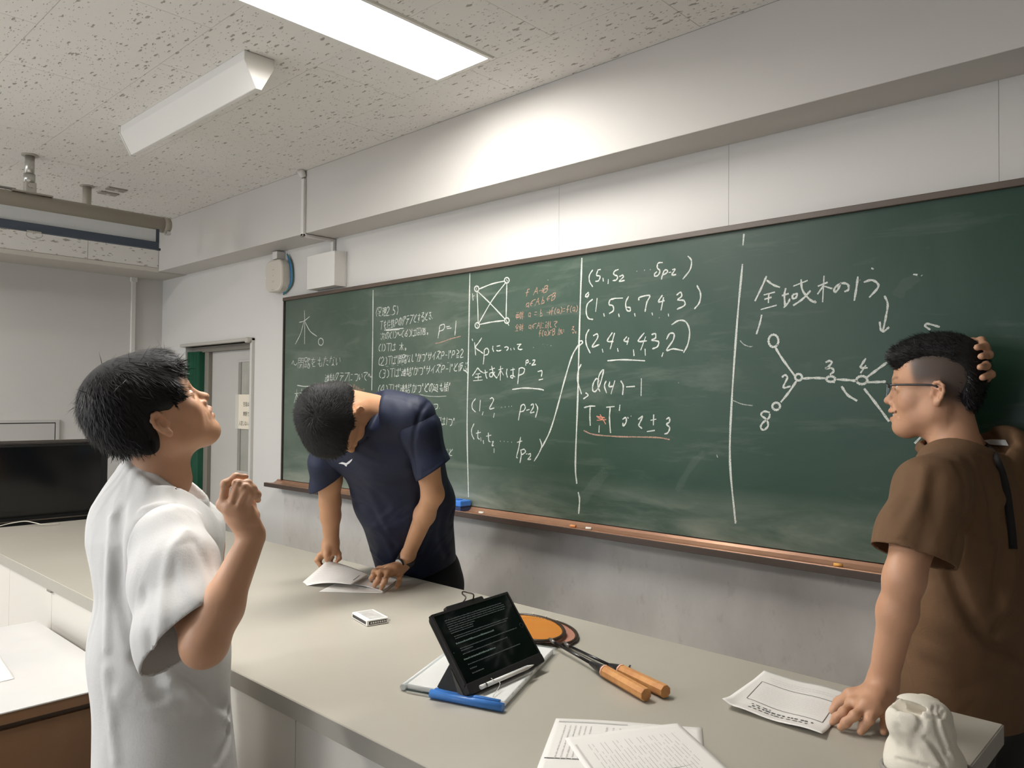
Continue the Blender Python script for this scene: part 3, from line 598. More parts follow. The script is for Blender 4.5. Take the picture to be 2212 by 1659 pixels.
strokes('chalk_writing', Z(Z3, '62,1008 48,1040 50,1070 62,1095;84,1045 82,1085 92,1095;72,1062 98,1056;98,1085 100,1105;112,1100 114,1120;140,1058 142,1100 152,1110;128,1078 156,1072;160,1110 168,1108 160,1130 170,1128;172,1145 172,1170;206,1105 208,1106;226,1106 228,1107;246,1108 248,1109;268,1110 270,1111;318,1082 308,1140 296,1190 302,1198;298,1112 326,1104;318,1152 322,1180 314,1226;320,1155 338,1150 344,1166 320,1182;348,1176 356,1175;360,1178 372,1174 372,1188 358,1206 376,1204;424,1092 434,1130 420,1170 392,1216'), 'w', .0062)
strokes('chalk_line', Z(Z3, '434,1142 480,1050 520,920 560,770 600,640 636,575'), 'w', .0078, 'long curved chalk line joining two columns')
# column 4
strokes('chalk_writing', Z(Z3, '716,160 698,190 698,225 716,254;742,162 760,158;744,164 736,190 756,196 748,220 730,224;772,205 774,225;802,212 800,238;858,158 836,168 832,186 852,196 846,216 826,220;862,198 880,190 884,200 862,224 892,218;958,168 960,169;1000,162 1002,163;1032,158 1034,159;1102,120 1076,124 1072,150 1086,165 1078,188 1060,196 1056,184 1070,170;1108,168 1100,190 1094,214;1104,170 1120,160 1128,172 1104,190;1134,176 1148,173;1154,160 1170,158 1152,188 1176,186;1240,84 1260,110 1252,160 1212,212'), 'w', .0064)
strokes('chalk_writing', Z(Z3, '694,284 680,296 676,308 690,306 694,292;690,300 684,316;716,322 686,350 680,395 692,428 718,434;740,316 732,392;776,400 780,418;836,320 812,326 806,352 826,358 830,384 806,402;830,318 882,316;858,402 862,420;914,306 898,340 902,380 920,388 922,370 902,366;946,400 950,418;970,330 974,312 1030,302 1014,340 1004,392;1042,396 1046,412;1100,300 1082,326 1080,338 1112,330;1106,312 1092,384;1082,424 1083,425;1132,402 1134,418;1178,300 1200,284 1206,306 1184,326 1218,330 1222,356 1180,378;1290,246 1310,290 1304,340 1276,376'), 'w', .0068)
strokes('chalk_writing', Z(Z3, '636,556 654,552 660,562 640,580;696,488 680,520 680,570 702,620;718,524 740,514 742,536 712,586 752,572;768,596 772,616;824,506 796,552 830,556;836,508 812,598;852,592 856,612;904,528 888,552 914,556;914,534 904,574;940,600 944,636;1000,508 972,542 970,556 1014,552;1008,528 980,604;1004,596 1006,634;1040,518 1060,512 1062,536 1040,548 1078,556 1072,584 1044,596;1104,616 1096,640;1122,544 1140,512 1164,514 1158,550 1122,604 1160,596 1214,606;1150,464 1190,440 1230,448 1250,500 1240,570 1216,618'), 'w', .0068)
strokes('chalk_line', Z(Z3, '796,662 880,656 1004,662'), 'w', .0062)
strokes('chalk_writing', Z(Z3, '652,680 636,720 632,770 654,846;676,838 690,852 664,872;752,775 736,760 718,790 716,825 732,830 756,790 776,712 752,740 744,800 756,832;790,772 780,800 792,840;810,776 806,804 832,800;838,770 816,846;870,772 884,800 880,850;900,806 948,803;984,758 982,856'), 'w', .0068)
strokes('chalk_writing', Z(Z3, '668,920 700,912 730,912;702,916 700,960 702,1020;752,1018 750,1058;790,918 836,914;812,916 808,980 814,1060;866,904 862,938;880,985 898,975 900,1000 884,1022 882,1004;908,972 912,980;926,966 928,968;966,985 990,968 982,990 970,1018 988,1035;1034,990 1066,984;1052,958 1050,1018;1014,1052 1058,1046;1120,985 1138,976 1138,1000 1122,1012 1140,1030 1130,1058 1110,1066'), 'w', .0068)
strokes('chalk_mark', Z(Z3, '736,968 782,976;738,990 790,986;756,958 788,1012;742,975 780,990'), 'r', .006, 'red chalk correction mark')
strokes('chalk_line', Z(Z3, '666,1046 720,1068 860,1080 1060,1084 1140,1096'), 'o', .006)
strokes('chalk_writing', Z(Z3, '1188,783 1190,784;1400,1180 1404,1196;468,216 470,217'), 'f', .006)
# column 5
strokes('chalk_writing', Z(Z4, '244,296 216,360 180,434;244,318 280,344 318,358;228,400 290,384;256,394 254,444;232,424 272,412;212,480 300,456;350,362 342,400 346,464;328,404 366,392;338,470 364,440 372,420;390,352 470,320;388,398 412,394 404,416 386,418 388,398;434,314 440,370 476,420 512,442 508,430;486,376 440,424 390,458;526,352 580,330;560,294 552,440;556,350 524,396;562,352 606,366;654,330 636,370 618,384 620,360 656,336 690,342 694,370 672,382;746,298 738,360 726,432;778,330 820,318 852,334 856,360 808,414'), 'w', .0078)
strokes('chalk_writing', Z(Z4, '892,404 910,450 900,520 884,596;866,546 872,590 888,600 918,576;218,508 206,560 188,616;1144,592 1116,570 1130,558 1196,576;820,252 832,258;1050,286 1074,290;756,318 758,319;1096,292 1098,294'), 'w', .0072)
strokes('chalk_graph', Z(Z4, '292,688 330,750 400,846;410,870 370,930 322,990;440,860 500,856 572,858;630,864 700,868 744,874;796,852 850,812 906,770;798,880 860,878 900,876;780,914 840,990 918,1096;656,902 690,950 742,982;1092,1180 1058,1216') + [circ(Z4, 282, 652, 27, 34), circ(Z4, 420, 852, 19, 18), circ(Z4, 597, 862, 24, 15), circ(Z4, 768, 868, 30, 22), circ(Z4, 297, 1012, 21, 20)], 'w', .0088, 'chalk drawing of a tree graph with numbered nodes')
strokes('chalk_writing', Z(Z4, '328,852 346,840 358,856 336,908 376,902;568,770 592,762 602,774 580,798 566,804 600,802 614,818 592,838;790,748 768,782 762,800 800,800;790,786 760,830;262,1046 230,1040 214,1060 244,1086 252,1120 228,1142 212,1128 222,1104 256,1076 262,1052;614,870 616,884'), 'w', .0078)
strokes('chalk_writing', Z(Z4, '98,650 120,672 150,684 168,682;60,980 110,1000 168,1008;80,1640 76,1650'), 'f', .004)
# smears left by the duster
def smear(frame, s, wid, label=None):
    strokes('chalk_smear', Z(frame, s), 's', wid, label)
CH['s'] = chalk_mat('chalk_smear', (150, 166, 150), .03, .10)
smear(Z3, '650,1440 720,1350 790,1270', .055, 'faint wiped chalk smear'); smear(Z3, '610,150 660,90 740,90', .05); smear(Z3, '1180,1380 1260,1240 1330,1170', .03)
smear(Z4, '960,410 1000,350 1080,300', .04)
# things on the tray
er = thing('blackboard_eraser', 'blue blackboard eraser lying on the chalk tray behind the boy in navy', 'eraser', ony(985, 1080, YW - .06))
ez = tz + .0
ex = ony(994, 1075, YW - .09)[0]
box2('eraser_back', (ex - .13, YW - .088, ez + .018), (ex, YW - .03, ez + .042), mat('eraser_blue', (64, 128, 214), .4), er, bev=.004)
box2('eraser_pad', (ex - .128, YW - .086, ez), (ex - .002, YW - .032, ez + .018), mat('eraser_pad_navy', (44, 60, 96), .8), er, bev=.002)
tube('chalk_holder_strap', [(ex - .1, YW - .06, ez + .043), (ex - .03, YW - .06, ez + .043)], [(.014, .0012), (.014, .0012)], mat('eraser_band', (54, 104, 190), .5), er, seg=8)
for k, (u, v, rgb, lab) in enumerate(((1238, 1118, (222, 150, 96), 'orange chalk stub on the tray, nearer the dividing line'), (1272, 1122, (230, 226, 216), 'white chalk stub on the tray beside the orange one'), (1040, 1089, (220, 218, 210), 'tiny white chalk piece on the tray near the blue eraser'), (1811, 1198, (226, 170, 90), 'yellow chalk stub on the tray near the boy in brown'))):
    p = ony(u, v, YW - .065); p[2] = tz + .0042
    setp(tube('chalk', [p + (-.012, 0, 0), p + (.010, .003, 0)], .0046, mat('chalk_%d' % k, rgb, .9), None, seg=10), lab, 'chalk')

# ================================================================ COUNTER
CX0, CX1, CY0, CY1, CT = -4.22, -.345, .854, 1.724, .9
M_top = mat('counter_laminate', (181, 176, 164), .34, rgb2=(175, 170, 158), vscale=3, spec=.45, bump=.04, bscale=300)
M_edge = mat('counter_edge', (158, 154, 144), .42)
ct = thing('counter', 'long grey-topped laboratory counter with white cabinet fronts', 'counter', (-2.3, 1.29, 0))
box2('worktop', (CX0, CY0, CT - .037), (CX1, CY1, CT), M_top, ct, bev=.0012, seg=1)
box2('front_edge_band', (CX0, CY0 - .0015, CT - .037), (CX1, CY0, CT - .0015), M_edge, ct)
box2('end_edge_band', (CX1, CY0, CT - .037), (CX1 + .0015, CY1, CT - .0015), M_edge, ct)
M_cab = mat('cabinet_white', (204, 200, 191), .4); M_gap = mat('cabinet_gap', (70, 58, 46), .7)
box2('cabinet_body', (CX0 + .02, CY0 + .034, .08), (CX1 - .3, CY1 - .1, CT - .04), M_gap, ct)
box2('plinth', (CX0 + .05, CY0 + .07, 0), (CX1 - .33, CY1 - .13, .08), mat('plinth_dark', (50, 48, 46), .6), ct)
fx = [CX0 + .02, -3.445, -2.951, -2.46, -1.97, -1.42, -.93, CX1 - .3]
for i, (a, b) in enumerate(zip(fx[:-1], fx[1:])):
    if i == 0:
        box2('end_panel', (a, CY0 + .018, .08), (b - .001, CY0 + .034, CT - .04), M_cab, ct, bev=.001)
    elif i == 1:
        box2('drawer', (a + .001, CY0 + .018, .635), (b - .001, CY0 + .034, CT - .045), M_cab, ct, bev=.001)
        box2('door', (a + .001, CY0 + .018, .085), (b - .001, CY0 + .034, .631), M_cab, ct, bev=.001)
    else:
        box2('door', (a + .001, CY0 + .018, .085), (b - .001, CY0 + .034, CT - .045), M_cab, ct, bev=.001)
box2('end_cabinet_side', (CX1 - .3, CY0 + .034, .08), (CX1 - .29, CY1 - .1, CT - .04), M_cab, ct)
box2('hinge_clip', (-2.972, CY0 + .008, CT - .052), (-2.93, CY0 + .02, CT - .044), mat('clip_metal', (150, 146, 138), .4, metal=.6), ct)

# desk at the left
DX, DT = -2.17, .75
dk = thing('desk', 'low desk with a white top and brown wooden front at left', 'desk', (-2.57, .0, 0))
M_desk = mat('desk_top_white', (208, 206, 203), .35, rgb2=(198, 197, 195), vscale=4)
M_brown = mat('desk_brown_wood', (122, 88, 58), .5, rgb2=(104, 74, 48), vscale=5, stretch=(1, 1, .4))
box2('desk_top', (-2.985, -1.3, DT - .004), (DX, .838, DT), M_desk, dk, bev=.001)
box2('top_rim', (-2.98, -1.3, DT - .03), (DX - .001, .836, DT - .004), M_brown, dk)
box2('apron_groove', (-2.96, -1.28, DT - .045), (DX - .015, .82, DT - .03), mat('groove_dark', (72, 54, 38), .6), dk)
box2('front_panel', (DX - .03, -1.29, .04), (DX - .006, .828, DT - .045), M_brown, dk, bev=.001)
box2('side_panel', (-2.975, .80, .04), (DX - .03, .825, DT - .045), M_brown, dk); box2('side_panel', (-2.975, -1.29, .04), (DX - .03, -1.265, DT - .045), M_brown, dk)
box2('back_panel', (-2.975, -1.265, .04), (-2.955, .80, DT - .045), M_brown, dk)
for (x, y) in ((-2.94, -1.25), (DX - .06, -1.25), (-2.94, .77), (DX - .06, .77)): box2('foot', (x, y, 0), (x + .03, y + .03, .04), M_dark, dk)

# ================================================================ PAPERS
M_paper = mat('paper_white', (232, 229, 224), .75)
M_print = mat('printed_grey', (200, 197, 193), .8); M_print2 = mat('printed_dark', (90, 90, 88), .8)
def sheet(name, c00, c10, c01, hfun, label, n=24, z0=.9012, m=M_paper, parent=None):
    """c00,c10,c01: corners (world xy); height = z0 + hfun(s,t)"""
    c00, c10, c01 = [np.array(q[:2], float) for q in (c00, c10, c01)]
    def at(s, t, dz=0):
        q = c00 + (c10 - c00) * s + (c01 - c00) * t; return np.array([q[0], q[1], z0 + hfun(s, t) + dz])
    V = [at(i / n, j / n) for j in range(n + 1) for i in range(n + 1)]
    F = [(j * (n + 1) + i, j * (n + 1) + i + 1, (j + 1) * (n + 1) + i + 1, (j + 1) * (n + 1) + i) for j in range(n) for i in range(n)]
    o = meshobj(name, V, F, m, parent, True)
    # top side up
    nz = np.cross(V[1] - V[0], V[n + 1] - V[0])[2]
    if nz < 0: o.data.flip_normals()
    md = o.modifiers.new('thickness', 'SOLIDIFY'); md.thickness = .0006; md.offset = -1
    if label: setp(o, label, 'paper')
    return o, at
def textrows(at, parent, rows, m, dz=.0006, seed=1, wmin=.01, wmax=.05, gap=.008, name='printed_text'):
    """rows: (s0,s1,t,height_t) running in s"""
    r = random.Random(seed); V = []; F = []
    for (s0, s1, t, h) in rows:
        s = s0
        while s < s1:
            w = min(r.uniform(wmin, wmax), s1 - s); k = len(V); nn = max(1, int(w / .05))
            for i in range(nn + 1):
                ss = s + w * i / nn; V += [at(ss, t, dz), at(ss, t + h, dz)]
            F += [(k + 2 * i, k + 2 * i + 2, k + 2 * i + 3, k + 2 * i + 1) for i in range(nn)]
            s += w + r.uniform(.3, 1.6) * gap
    o = meshobj(name, V, F, m, parent); o['kind'] = 'stuff'; return o
# sheet under the hand of the boy in brown
A_, B_, C_ = onz(1560, 1530, .9), onz(1651, 1452, .9), onz(1776, 1597, .9)
hf = lambda s, t: .0022 * (math.sin(9 * t + 1.5 * s) + 1) * (1 - .3 * s) + .010 * max(0, .10 - t) / .1 * max(0, 1 - s * 1.4) + .006 * max(0, .15 - s) / .15
p1s, at1 = sheet('paper', A_, B_, C_, hf, 'single printed white sheet pressed under the hand of the boy in brown')
def rectline(at, parent, pts, w, m, dz=.0006, name='printed_frame'):
    V = []; F = []
    for (a, b) in zip(pts[:-1], pts[1:]):
        a = np.array(a); b = np.array(b); n = 10; d = nrm(b - a); s = np.array([-d[1], d[0]]) * w / 2; k = len(V)
        for i in range(n + 1):
            q = a + (b - a) * i / n; V += [at(*(q + s), dz), at(*(q - s), dz)]
        F += [(k + 2 * i, k + 2 * i + 2, k + 2 * i + 3, k + 2 * i + 1) for i in range(n)]
    return meshobj(name, V, F, m, parent)
rectline(at1, p1s, [(.28, .13), (.72, .10), (.70, .90), (.24, .92), (.28, .13)], .006, M_print2)
at1T = lambda s, t, dz=0: at1(t, s, dz)
textrows(at1T, p1s, [(.16, .9, .80 - .0, .006), (.14, .95, .845, .006), (.2, .6, .76, .005)] + [(.18 + .02 * (k % 2), .86, .34 + .035 * k, .003) for k in range(9)], M_print, seed=4, gap=.01)
textrows(at1T, p1s, [(.24, .86, .16, .022), (.22, .82, .115, .020), (.22, .42, .20, .014)], M_print2, seed=8, wmin=.02, wmax=.05, gap=.02)
# two printed sheets in the foreground
Q1, Q2 = onz(1203, 1553, .9), onz(1560, 1590, .9)
fA, fB, fC = onz(1201, 1554.5, .9), onz(1374, 1564.6, .9), onz(1162, 1659, .9)
dirA = nrm((fB - fA)[:2]); perA = nrm((fC - fA)[:2]); cA = fA[:2]; A4S, A4L = .216, .30
p2s, at2 = sheet('paper', cA, cA + dirA * .27, cA + perA * .33, lambda s, t: .0014 * (1 + math.sin(5 * s + 2 * t)), 'printed white sheet in the foreground, lying underneath the tilted one')
textrows(at2, p2s, [(.03, .5, .035, .018)], M_print, seed=2, wmin=.3, wmax=.5)
at2T = lambda s, t, dz=0: at2(t, s, dz)
textrows(at2T, p2s, [(.10, .52, .08 + .035 * k, .008) for k in range(6)] + [(.10, .2, .36 + .045 * k, .012) for k in range(5)], M_print, seed=3)
rectline(at2, p2s, [(.02, .52), (.5, .50)], .009, M_print2)
gA, gB, gD = onz(1219, 1600, .9), onz(1465, 1568.7, .9), onz(1561, 1659, .9); dirB = nrm((gD - gB)[:2])
p3s, at3 = sheet('paper', gB[:2], gB[:2] + dirB * .32, gA[:2], lambda s, t: .0034 + .0012 * (1 + math.sin(4 * t + 3 * s)), 'printed white sheet in the foreground, tilted and lying on top')
textrows(at3, p3s, [(.12 + .1 * (k % 3 == 1), .5 + .35 * ((k * 7) % 5) / 5, .14 + .034 * k, .006) for k in range(22)], M_print, seed=6, wmin=.02, wmax=.14, gap=.02)
textrows(at3, p3s, [(.1, .4, .94, .018)], M_print, seed=2, wmin=.2, wmax=.3)
V = []; F = []; n = 20
pts = [onz(1410, 1662, .9065), onz(1450, 1659, .9065), onz(1490, 1652, .9065), onz(1527, 1635, .9065)]; pts = catmull(pts, 6)
o = tube('printed_curve', pts, [(.0006, .0003)] * len(pts), M_print, p3s, seg=6)
# sheet on the desk at the left
e1, e2, e3 = onz(0, 1418, DT), onz(31, 1467, DT), onz(0, 1474, DT)
dd = nrm((e1 - e2)[:2]); pp = nrm((e3 - e2)[:2])
p4s, at4 = sheet('paper', e2, e2[:2] + dd * .24, e2[:2] + pp * .2, lambda s, t: .0006 * (1 + math.sin(6 * s)), 'white sheet on the low desk at the left edge', z0=DT + .001)
textrows(at4, p4s, [(.2, .9, .2 + .1 * k, .012) for k in range(6)], M_print, seed=9)

# ================================================================ FOLDER + TABLET
f1, f2, f3 = onz(868, 1490, .904), onz(1093, 1532, .904), onz(1204, 1408, .904)
f0 = f1 + (f3 - f2)
fo = thing('document_folder', 'thick translucent plastic folder of white papers with a blue spine clip', 'folder', (f1 + f3) / 2)
ex_ = nrm((f2 - f1) * (1, 1, 0)); ey_ = nrm(np.cross((0, 0, 1), ex_)); 
Lf = np.linalg.norm(f2 - f1); Wf = abs((f3 - f2) @ ey_); shear = (f3 - f2) @ ex_
def fpt(s, t, z): q = f1 + (f2 - f1) * s + (f3 - f2) * t; return np.array([q[0], q[1], z])
M_foldw = mat('folder_pages', (238, 236, 233), .5, rgb2=(230, 228, 226), vscale=20)
M_clear = mat('clear_plastic', (226, 234, 232), .2, spec=.6, alpha=.22)
def slab(name, s0, s1, t0, t1, z0, z1, m, bev=.002):
    return prism(name, [fpt(s0, t0, z0), fpt(s1, t0, z0), fpt(s1, t1, z0), fpt(s0, t1, z0)], (0, 0, z1 - z0), m, fo, bev)
slab('pages', .03, .97, .03, .97, .902, .9145, M_foldw, .002)
slab('plastic_cover', 0, 1, 0, 1, .9005, .9155, M_clear, .004)
tube('left_fold_bead', [fpt(.0, .01, .908), fpt(.0, .99, .908)], .0065, mat('plastic_bead', (214, 218, 216), .25), fo, seg=10)
tube('front_slit', [fpt(.05, -.003, .9075), fpt(.3, -.003, .9075)], .002, mat('slit_dark', (50, 62, 62), .5), fo, seg=6)
clip = tube('spine_clip', [fpt(.30, -.012, .9095), fpt(.62, -.016, .909), fpt(.985, -.02, .9095)], [(.0085, .0085)] * 3, mat('clip_blue', (66, 128, 206), .35), fo, seg=12)
tube('spine_clip_ridge', [fpt(.33, .01, .917), fpt(.94, .004, .917)], [(.006, .002)] * 2, mat('clip_blue', (66, 128, 206), .35), fo, seg=8)
for k in range(7): tube('ring_hole', [fpt(.985, .12 + .115 * k, .9162), fpt(.985, .15 + .115 * k, .9162)], .0011, M_clear, fo, seg=6)
# tablet
ZT_ = .920
BL, BR = onz(1014, 1503, ZT_), onz(1176, 1430, ZT_)
e = nrm(BR - BL)
def onplane(u, v, p0, nn): r = ray(u, v); t = ((p0 - EYE) @ nn) / (r @ nn); return EYE + r * t
TL = onplane(929, 1330, BL, e); upv = nrm(TL - BL); hT = np.linalg.norm(TL - BL); wT = np.linalg.norm(BR - BL)
nrmT = np.cross(e, upv)
if nrmT @ (EYE - BL) < 0: nrmT = -nrmT
TILT = dict(w=wT, h=hT)
print('tablet', wT, hT, upv, nrmT)
tb = thing('tablet', 'black tablet in a folio case showing rows of text, propped on the folder', 'tablet', BL)
def tp(x, y, z): return BL + e * x + upv * y + nrmT * z
def tslab(name, x0, x1, y0, y1, z0, z1, m, r=0, bev=0, parent=tb):
    pts = rrect(x0, x1, y0, y1, r, 5) if r else [(x0, y0), (x1, y0), (x1, y1), (x0, y1)]
    return prism(name, [tp(a, b, z0) for a, b in pts], nrmT * (z1 - z0), m, parent, bev)
M_case = mat('tablet_case_black', (26, 25, 25), .55); M_scr = mat('tablet_glass', (10, 11, 12), .06, spec=.6)
tslab('case', 0, wT, 0, hT, -.012, -.002, M_case, .012, .0015)
tslab('case_rim', .0, wT, 0, .022, -.012, .004, M_case, .006, .001)
tslab('case_side', 0, .005, .02, hT, -.006, .003, M_case, .002); tslab('case_side', wT - .005, wT, .02, hT, -.006, .003, M_case, .002); tslab('case_side', .0, wT, hT - .005, hT, -.006, .003, M_case, .002)
tslab('glass', .004, wT - .004, .022, hT - .004, -.002, .0015, M_scr, .008)
# home button and front camera
def disc(name, x, y, r, z, m, parent=tb, n=20, ring=0):
    V = [tp(x + r * math.cos(2 * math.pi * k / n), y + r * math.sin(2 * math.pi * k / n), z) for k in range(n)]
    if ring:
        V += [tp(x + (r - ring) * math.cos(2 * math.pi * k / n), y + (r - ring) * math.sin(2 * math.pi * k / n), z) for k in range(n)]
        return meshobj(name, V, [(k, (k + 1) % n, n + (k + 1) % n, n + k) for k in range(n)], m, parent)
    return meshobj(name, V, [tuple(range(n))], m, parent)
disc('home_button', wT - .012, hT * .53, .0058, .0018, mat('button_ring', (60, 64, 68), .3), ring=.0012)
disc('front_camera', .012, hT * .5, .0015, .0018, mat('lens_grey', (60, 62, 70), .3))
M_tx = emis('screen_text_glow', (150, 158, 152), .16, (14, 15, 15)); M_tx2 = emis('screen_heading_glow', (150, 172, 158), .30, (14, 15, 15))
def trows(rows, m, seed, name):
    r = random.Random(seed); V = []; F = []
    x0_, x1_, y0_, y1_ = .03, wT - .022, .028, hT - .012
    for (a, b, t, h) in rows:
        s = a
        while s < b:
            w_ = r.uniform(.004, .016); w_ = min(w_, b - s); k = len(V)
            X0 = x0_ + (x1_ - x0_) * s; X1 = x0_ + (x1_ - x0_) * (s + w_); Y0 = y0_ + (y1_ - y0_) * t; Y1 = Y0 + (y1_ - y0_) * h * r.uniform(.6, 1)
            V += [tp(X0, Y0, .0018), tp(X1, Y0, .0018), tp(X1, Y1, .0018), tp(X0, Y1, .0018)]; F.append((k, k + 1, k + 2, k + 3)); s += w_ + r.uniform(.003, .007)
    o = meshobj(name, V, F, m, tb); o['kind'] = 'stuff'; return o
trows([(.0, .92, .93, .018), (.0, .95, .895, .018), (.0, .95, .86, .018), (.0, .93, .825, .018), (.0, .40, .79, .018), (.0, .36, .755, .018), (.0, .35, .72, .018), (.02, .9, .66, .018), (.02, .86, .625, .018),
       (.02, .96, .46, .018), (.02, .2, .425, .018), (.02, .74, .37, .018), (.02, .88, .20, .018), (.02, .12, .13, .02), (.02, .2, .06, .02)], M_tx, 5, 'screen_text')
trows([(.0, .6, .545, .026), (.0, .5, .285, .026)], M_tx2, 6, 'screen_heading')
# folio legs: dark triangular flap behind, grey flap edge
k0 = onz(947, 1486, ZT_); k1 = onz(1006, 1497, ZT_)
mid = tp(.004, hT * .40, -.0125); mid2 = tp(wT * .6, hT * .40, -.0125)
back0 = k0; back1 = k0 + (mid2 - mid)
prism('folio_flap', [mid, mid2, back1, back0], nrm(np.cross(mid2 - mid, back0 - mid)) * .004, M_case, tb)
M_flg = mat('folio_inside_grey', (88, 84, 78), .6)
prism('folio_side_web', [mid, back0, tp(.004, .002, -.0125) + (0, 0, .0)], e * .003, M_case, tb)
prism('folio_base', [tp(.006, .0, -.013), tp(.6 * wT, .0, -.013), back1 + (0, 0, .0), back0], (0, 0, .002), M_case, tb)
q_ = tp(-.001, hT * .36, -.013); prism('folio_hinge', [q_, tp(-.001, .010, -.026), tp(-.001, .0, -.022), tp(-.001, .0, -.013)], e * .006, M_flg, tb)
cl = tslab('cover_bump', wT * .22, wT * .70, hT - .003, hT + .010, -.014, -.004, M_case, .005, .001)
cp = [tp(wT * .62, hT + .002, -.016), tp(wT * .52, hT + .006, -.05), onz(1002, 1284, 1.0), tp(wT * .30, hT + .012, -.035), tp(wT * .35, hT + .0, -.018)]
pA = tp(wT * .58, hT + .004, -.014); pB = tp(wT * .40, hT + .003, -.014)
dpt = (MC[:, 2] @ (tp(wT * .45, hT, -.03) - EYE))
tube('cord_loop', catmull([pB, P(1006, 1292, dpt + .01), P(999, 1283, dpt + .02), P(1000, 1278, dpt + .02), P(1010, 1280, dpt + .02), P(1023, 1285, dpt + .01), pA], 6), .0016, mat('cord_dark', (52, 46, 42), .6), tb, seg=8)
# stylus
s0_ = tp(wT * .17, .006, .012); s1_ = tp(wT * .17 + .0, .006, .012)
u0 = onplane(1038, 1485, tp(0, 0, .010), nrmT); u1 = onplane(1153, 1436, tp(0, 0, .010), nrmT); dS = u1 - u0
st = thing('stylus', 'white stylus pen held along the lower edge of the tablet', 'stylus', u0)
M_sty = mat('stylus_white', (236, 235, 233), .25)
tube('stylus_cap', [u0, u0 + dS * .005, u0 + dS * .07], [.003, .0046, .0046], M_sty, st, seg=16)
tube('metal_ring', [u0 + dS * .07, u0 + dS * .10], .0047, mat('ring_silver', (150, 150, 150), .2, metal=.9), st, seg=16)
tube('stylus_barrel', [u0 + dS * .10, u0 + dS * .86], .0046, M_sty, st, seg=16)
tube('stylus_tip', [u0 + dS * .86, u0 + dS * .96, u0 + dS], [.0046, .002, .0008], M_sty, st, seg=16)
tube('stylus_loop', catmull([u0 + dS * .2 + nrmT * .003 + upv * .008, u0 + dS * .22 + nrmT * .006, u0 + dS * .25 + nrmT * .01 - upv * .01, onz(1065, 1505, .918)], 5), .0007, mat('thin_thread', (220, 216, 208), .5), st, seg=6)

# ================================================================ RACKETS
def racket(butt, grip0, cone0, tee, z0, zt, mstr, label, col2):
    b = onz(*butt, .9145); g = onz(*grip0, .915); c = onz(*cone0, .9145); t = onz(*tee, zt)
    ax = nrm(t - b); rk = thing('badminton_racket', label, 'racket', b, 'badminton rackets')
    g = b + ax * ((g - b) @ ax); c = b + ax * ((c - b) @ ax)
    tube('grip', [b, b + ax * .002, g - ax * .002, g], [.0128, .0136, .0132, .0128], mat('grip_orange', (206, 150, 88), .55, rgb2=(190, 130, 78), vscale=60), rk, seg=8, smooth=False, ang0=.39)
    tube('grip_end_tape', [g - ax * .001, g + ax * .004], .0138, mat('tape_pink', (228, 176, 146), .5), rk, seg=10)
    tube('cone', [g + ax * .002, g + ax * .01, c], [.0125, .0115, .0048], mat('cone_black', (34, 33, 34), .4), rk, seg=14)
    tube('shaft', [c, t], .0034, mat('shaft_black', (28, 27, 28), .25), rk, seg=10)
    tube('shaft_joint', [t - ax * .024, t + ax * .004], [.0042, .0058], mat('joint_grey', (120, 116, 112), .3, metal=.5), rk, seg=10)
    hc = t + ax * .124; hc[2] = zt; side = nrm(np.cross((0, 0, 1), ax)); axf = nrm(ax * (1, 1, 0))
    ring = []
    for k in range(49):
        a = 2 * math.pi * k / 48; r1 = .124; r2 = .089 * (1 - .08 * math.cos(a))
        ring.append(hc + axf * (-r1 * math.cos(a)) + side * (r2 * math.sin(a)))
    tube('frame', ring, [(.0052, .0042)] * 49, mat('frame_dark_brown', (54, 40, 28), .35), rk, seg=8)
    V = []; F = []
    def strand(p, q, w_, up, zz):
        d = nrm(q - p); s_ = np.cross((0, 0, 1), d) * w_; k = len(V); o_ = np.array([0, 0, zz])
        V.extend([p + s_ + o_, p - s_ + o_, q - s_ + o_, q + s_ + o_]); F.append((k, k + 1, k + 2, k + 3))
    n = 42
    for k in range(1, n):
        y = -1 + 2 * k / n; x = math.sqrt(1 - y * y) * .97
        strand(hc + side * y * .087 - axf * x * .122, hc + side * y * .087 + axf * x * .122, .0013, 0, .0006)
    n = 52
    for k in range(1, n):
        y = -1 + 2 * k / n; x = math.sqrt(1 - y * y) * .97
        strand(hc + axf * y * .122 - side * x * .087, hc + axf * y * .122 + side * x * .087, .0013, 0, -.0002)
    sb = meshobj('string_bed', V, F, mstr, rk); sb['kind'] = 'stuff'
    for k in (16, 18, 30, 33):
        q = ring[k] + (0, 0, .004); tube('grommet', [q, q + (0, 0, .003)], .0022, mat('grommet_white', (230, 228, 220), .4), rk, seg=6)
    return rk
racket((1438, 1494), (1338, 1447), (1309.6, 1434.5), (1220, 1391), .91, .907, mat('strings_pink', (208, 150, 128), .5), 'badminton racket with pinkish strings, the one farther from the camera', 0)
racket((1396, 1501), (1304, 1452), (1275.4, 1433.7), (1189, 1383), .91, .917, mat('strings_orange', (214, 140, 52), .5), 'badminton racket with orange strings lying partly over the other', 0)
setp(tube('pen_cap', [onz(1356, 1446, .904), onz(1361, 1438, .904)], .0022, mat('bolt_dark', (70, 66, 62), .4), None, seg=8), 'tiny dark stick lying behind the racket grips', 'stick')

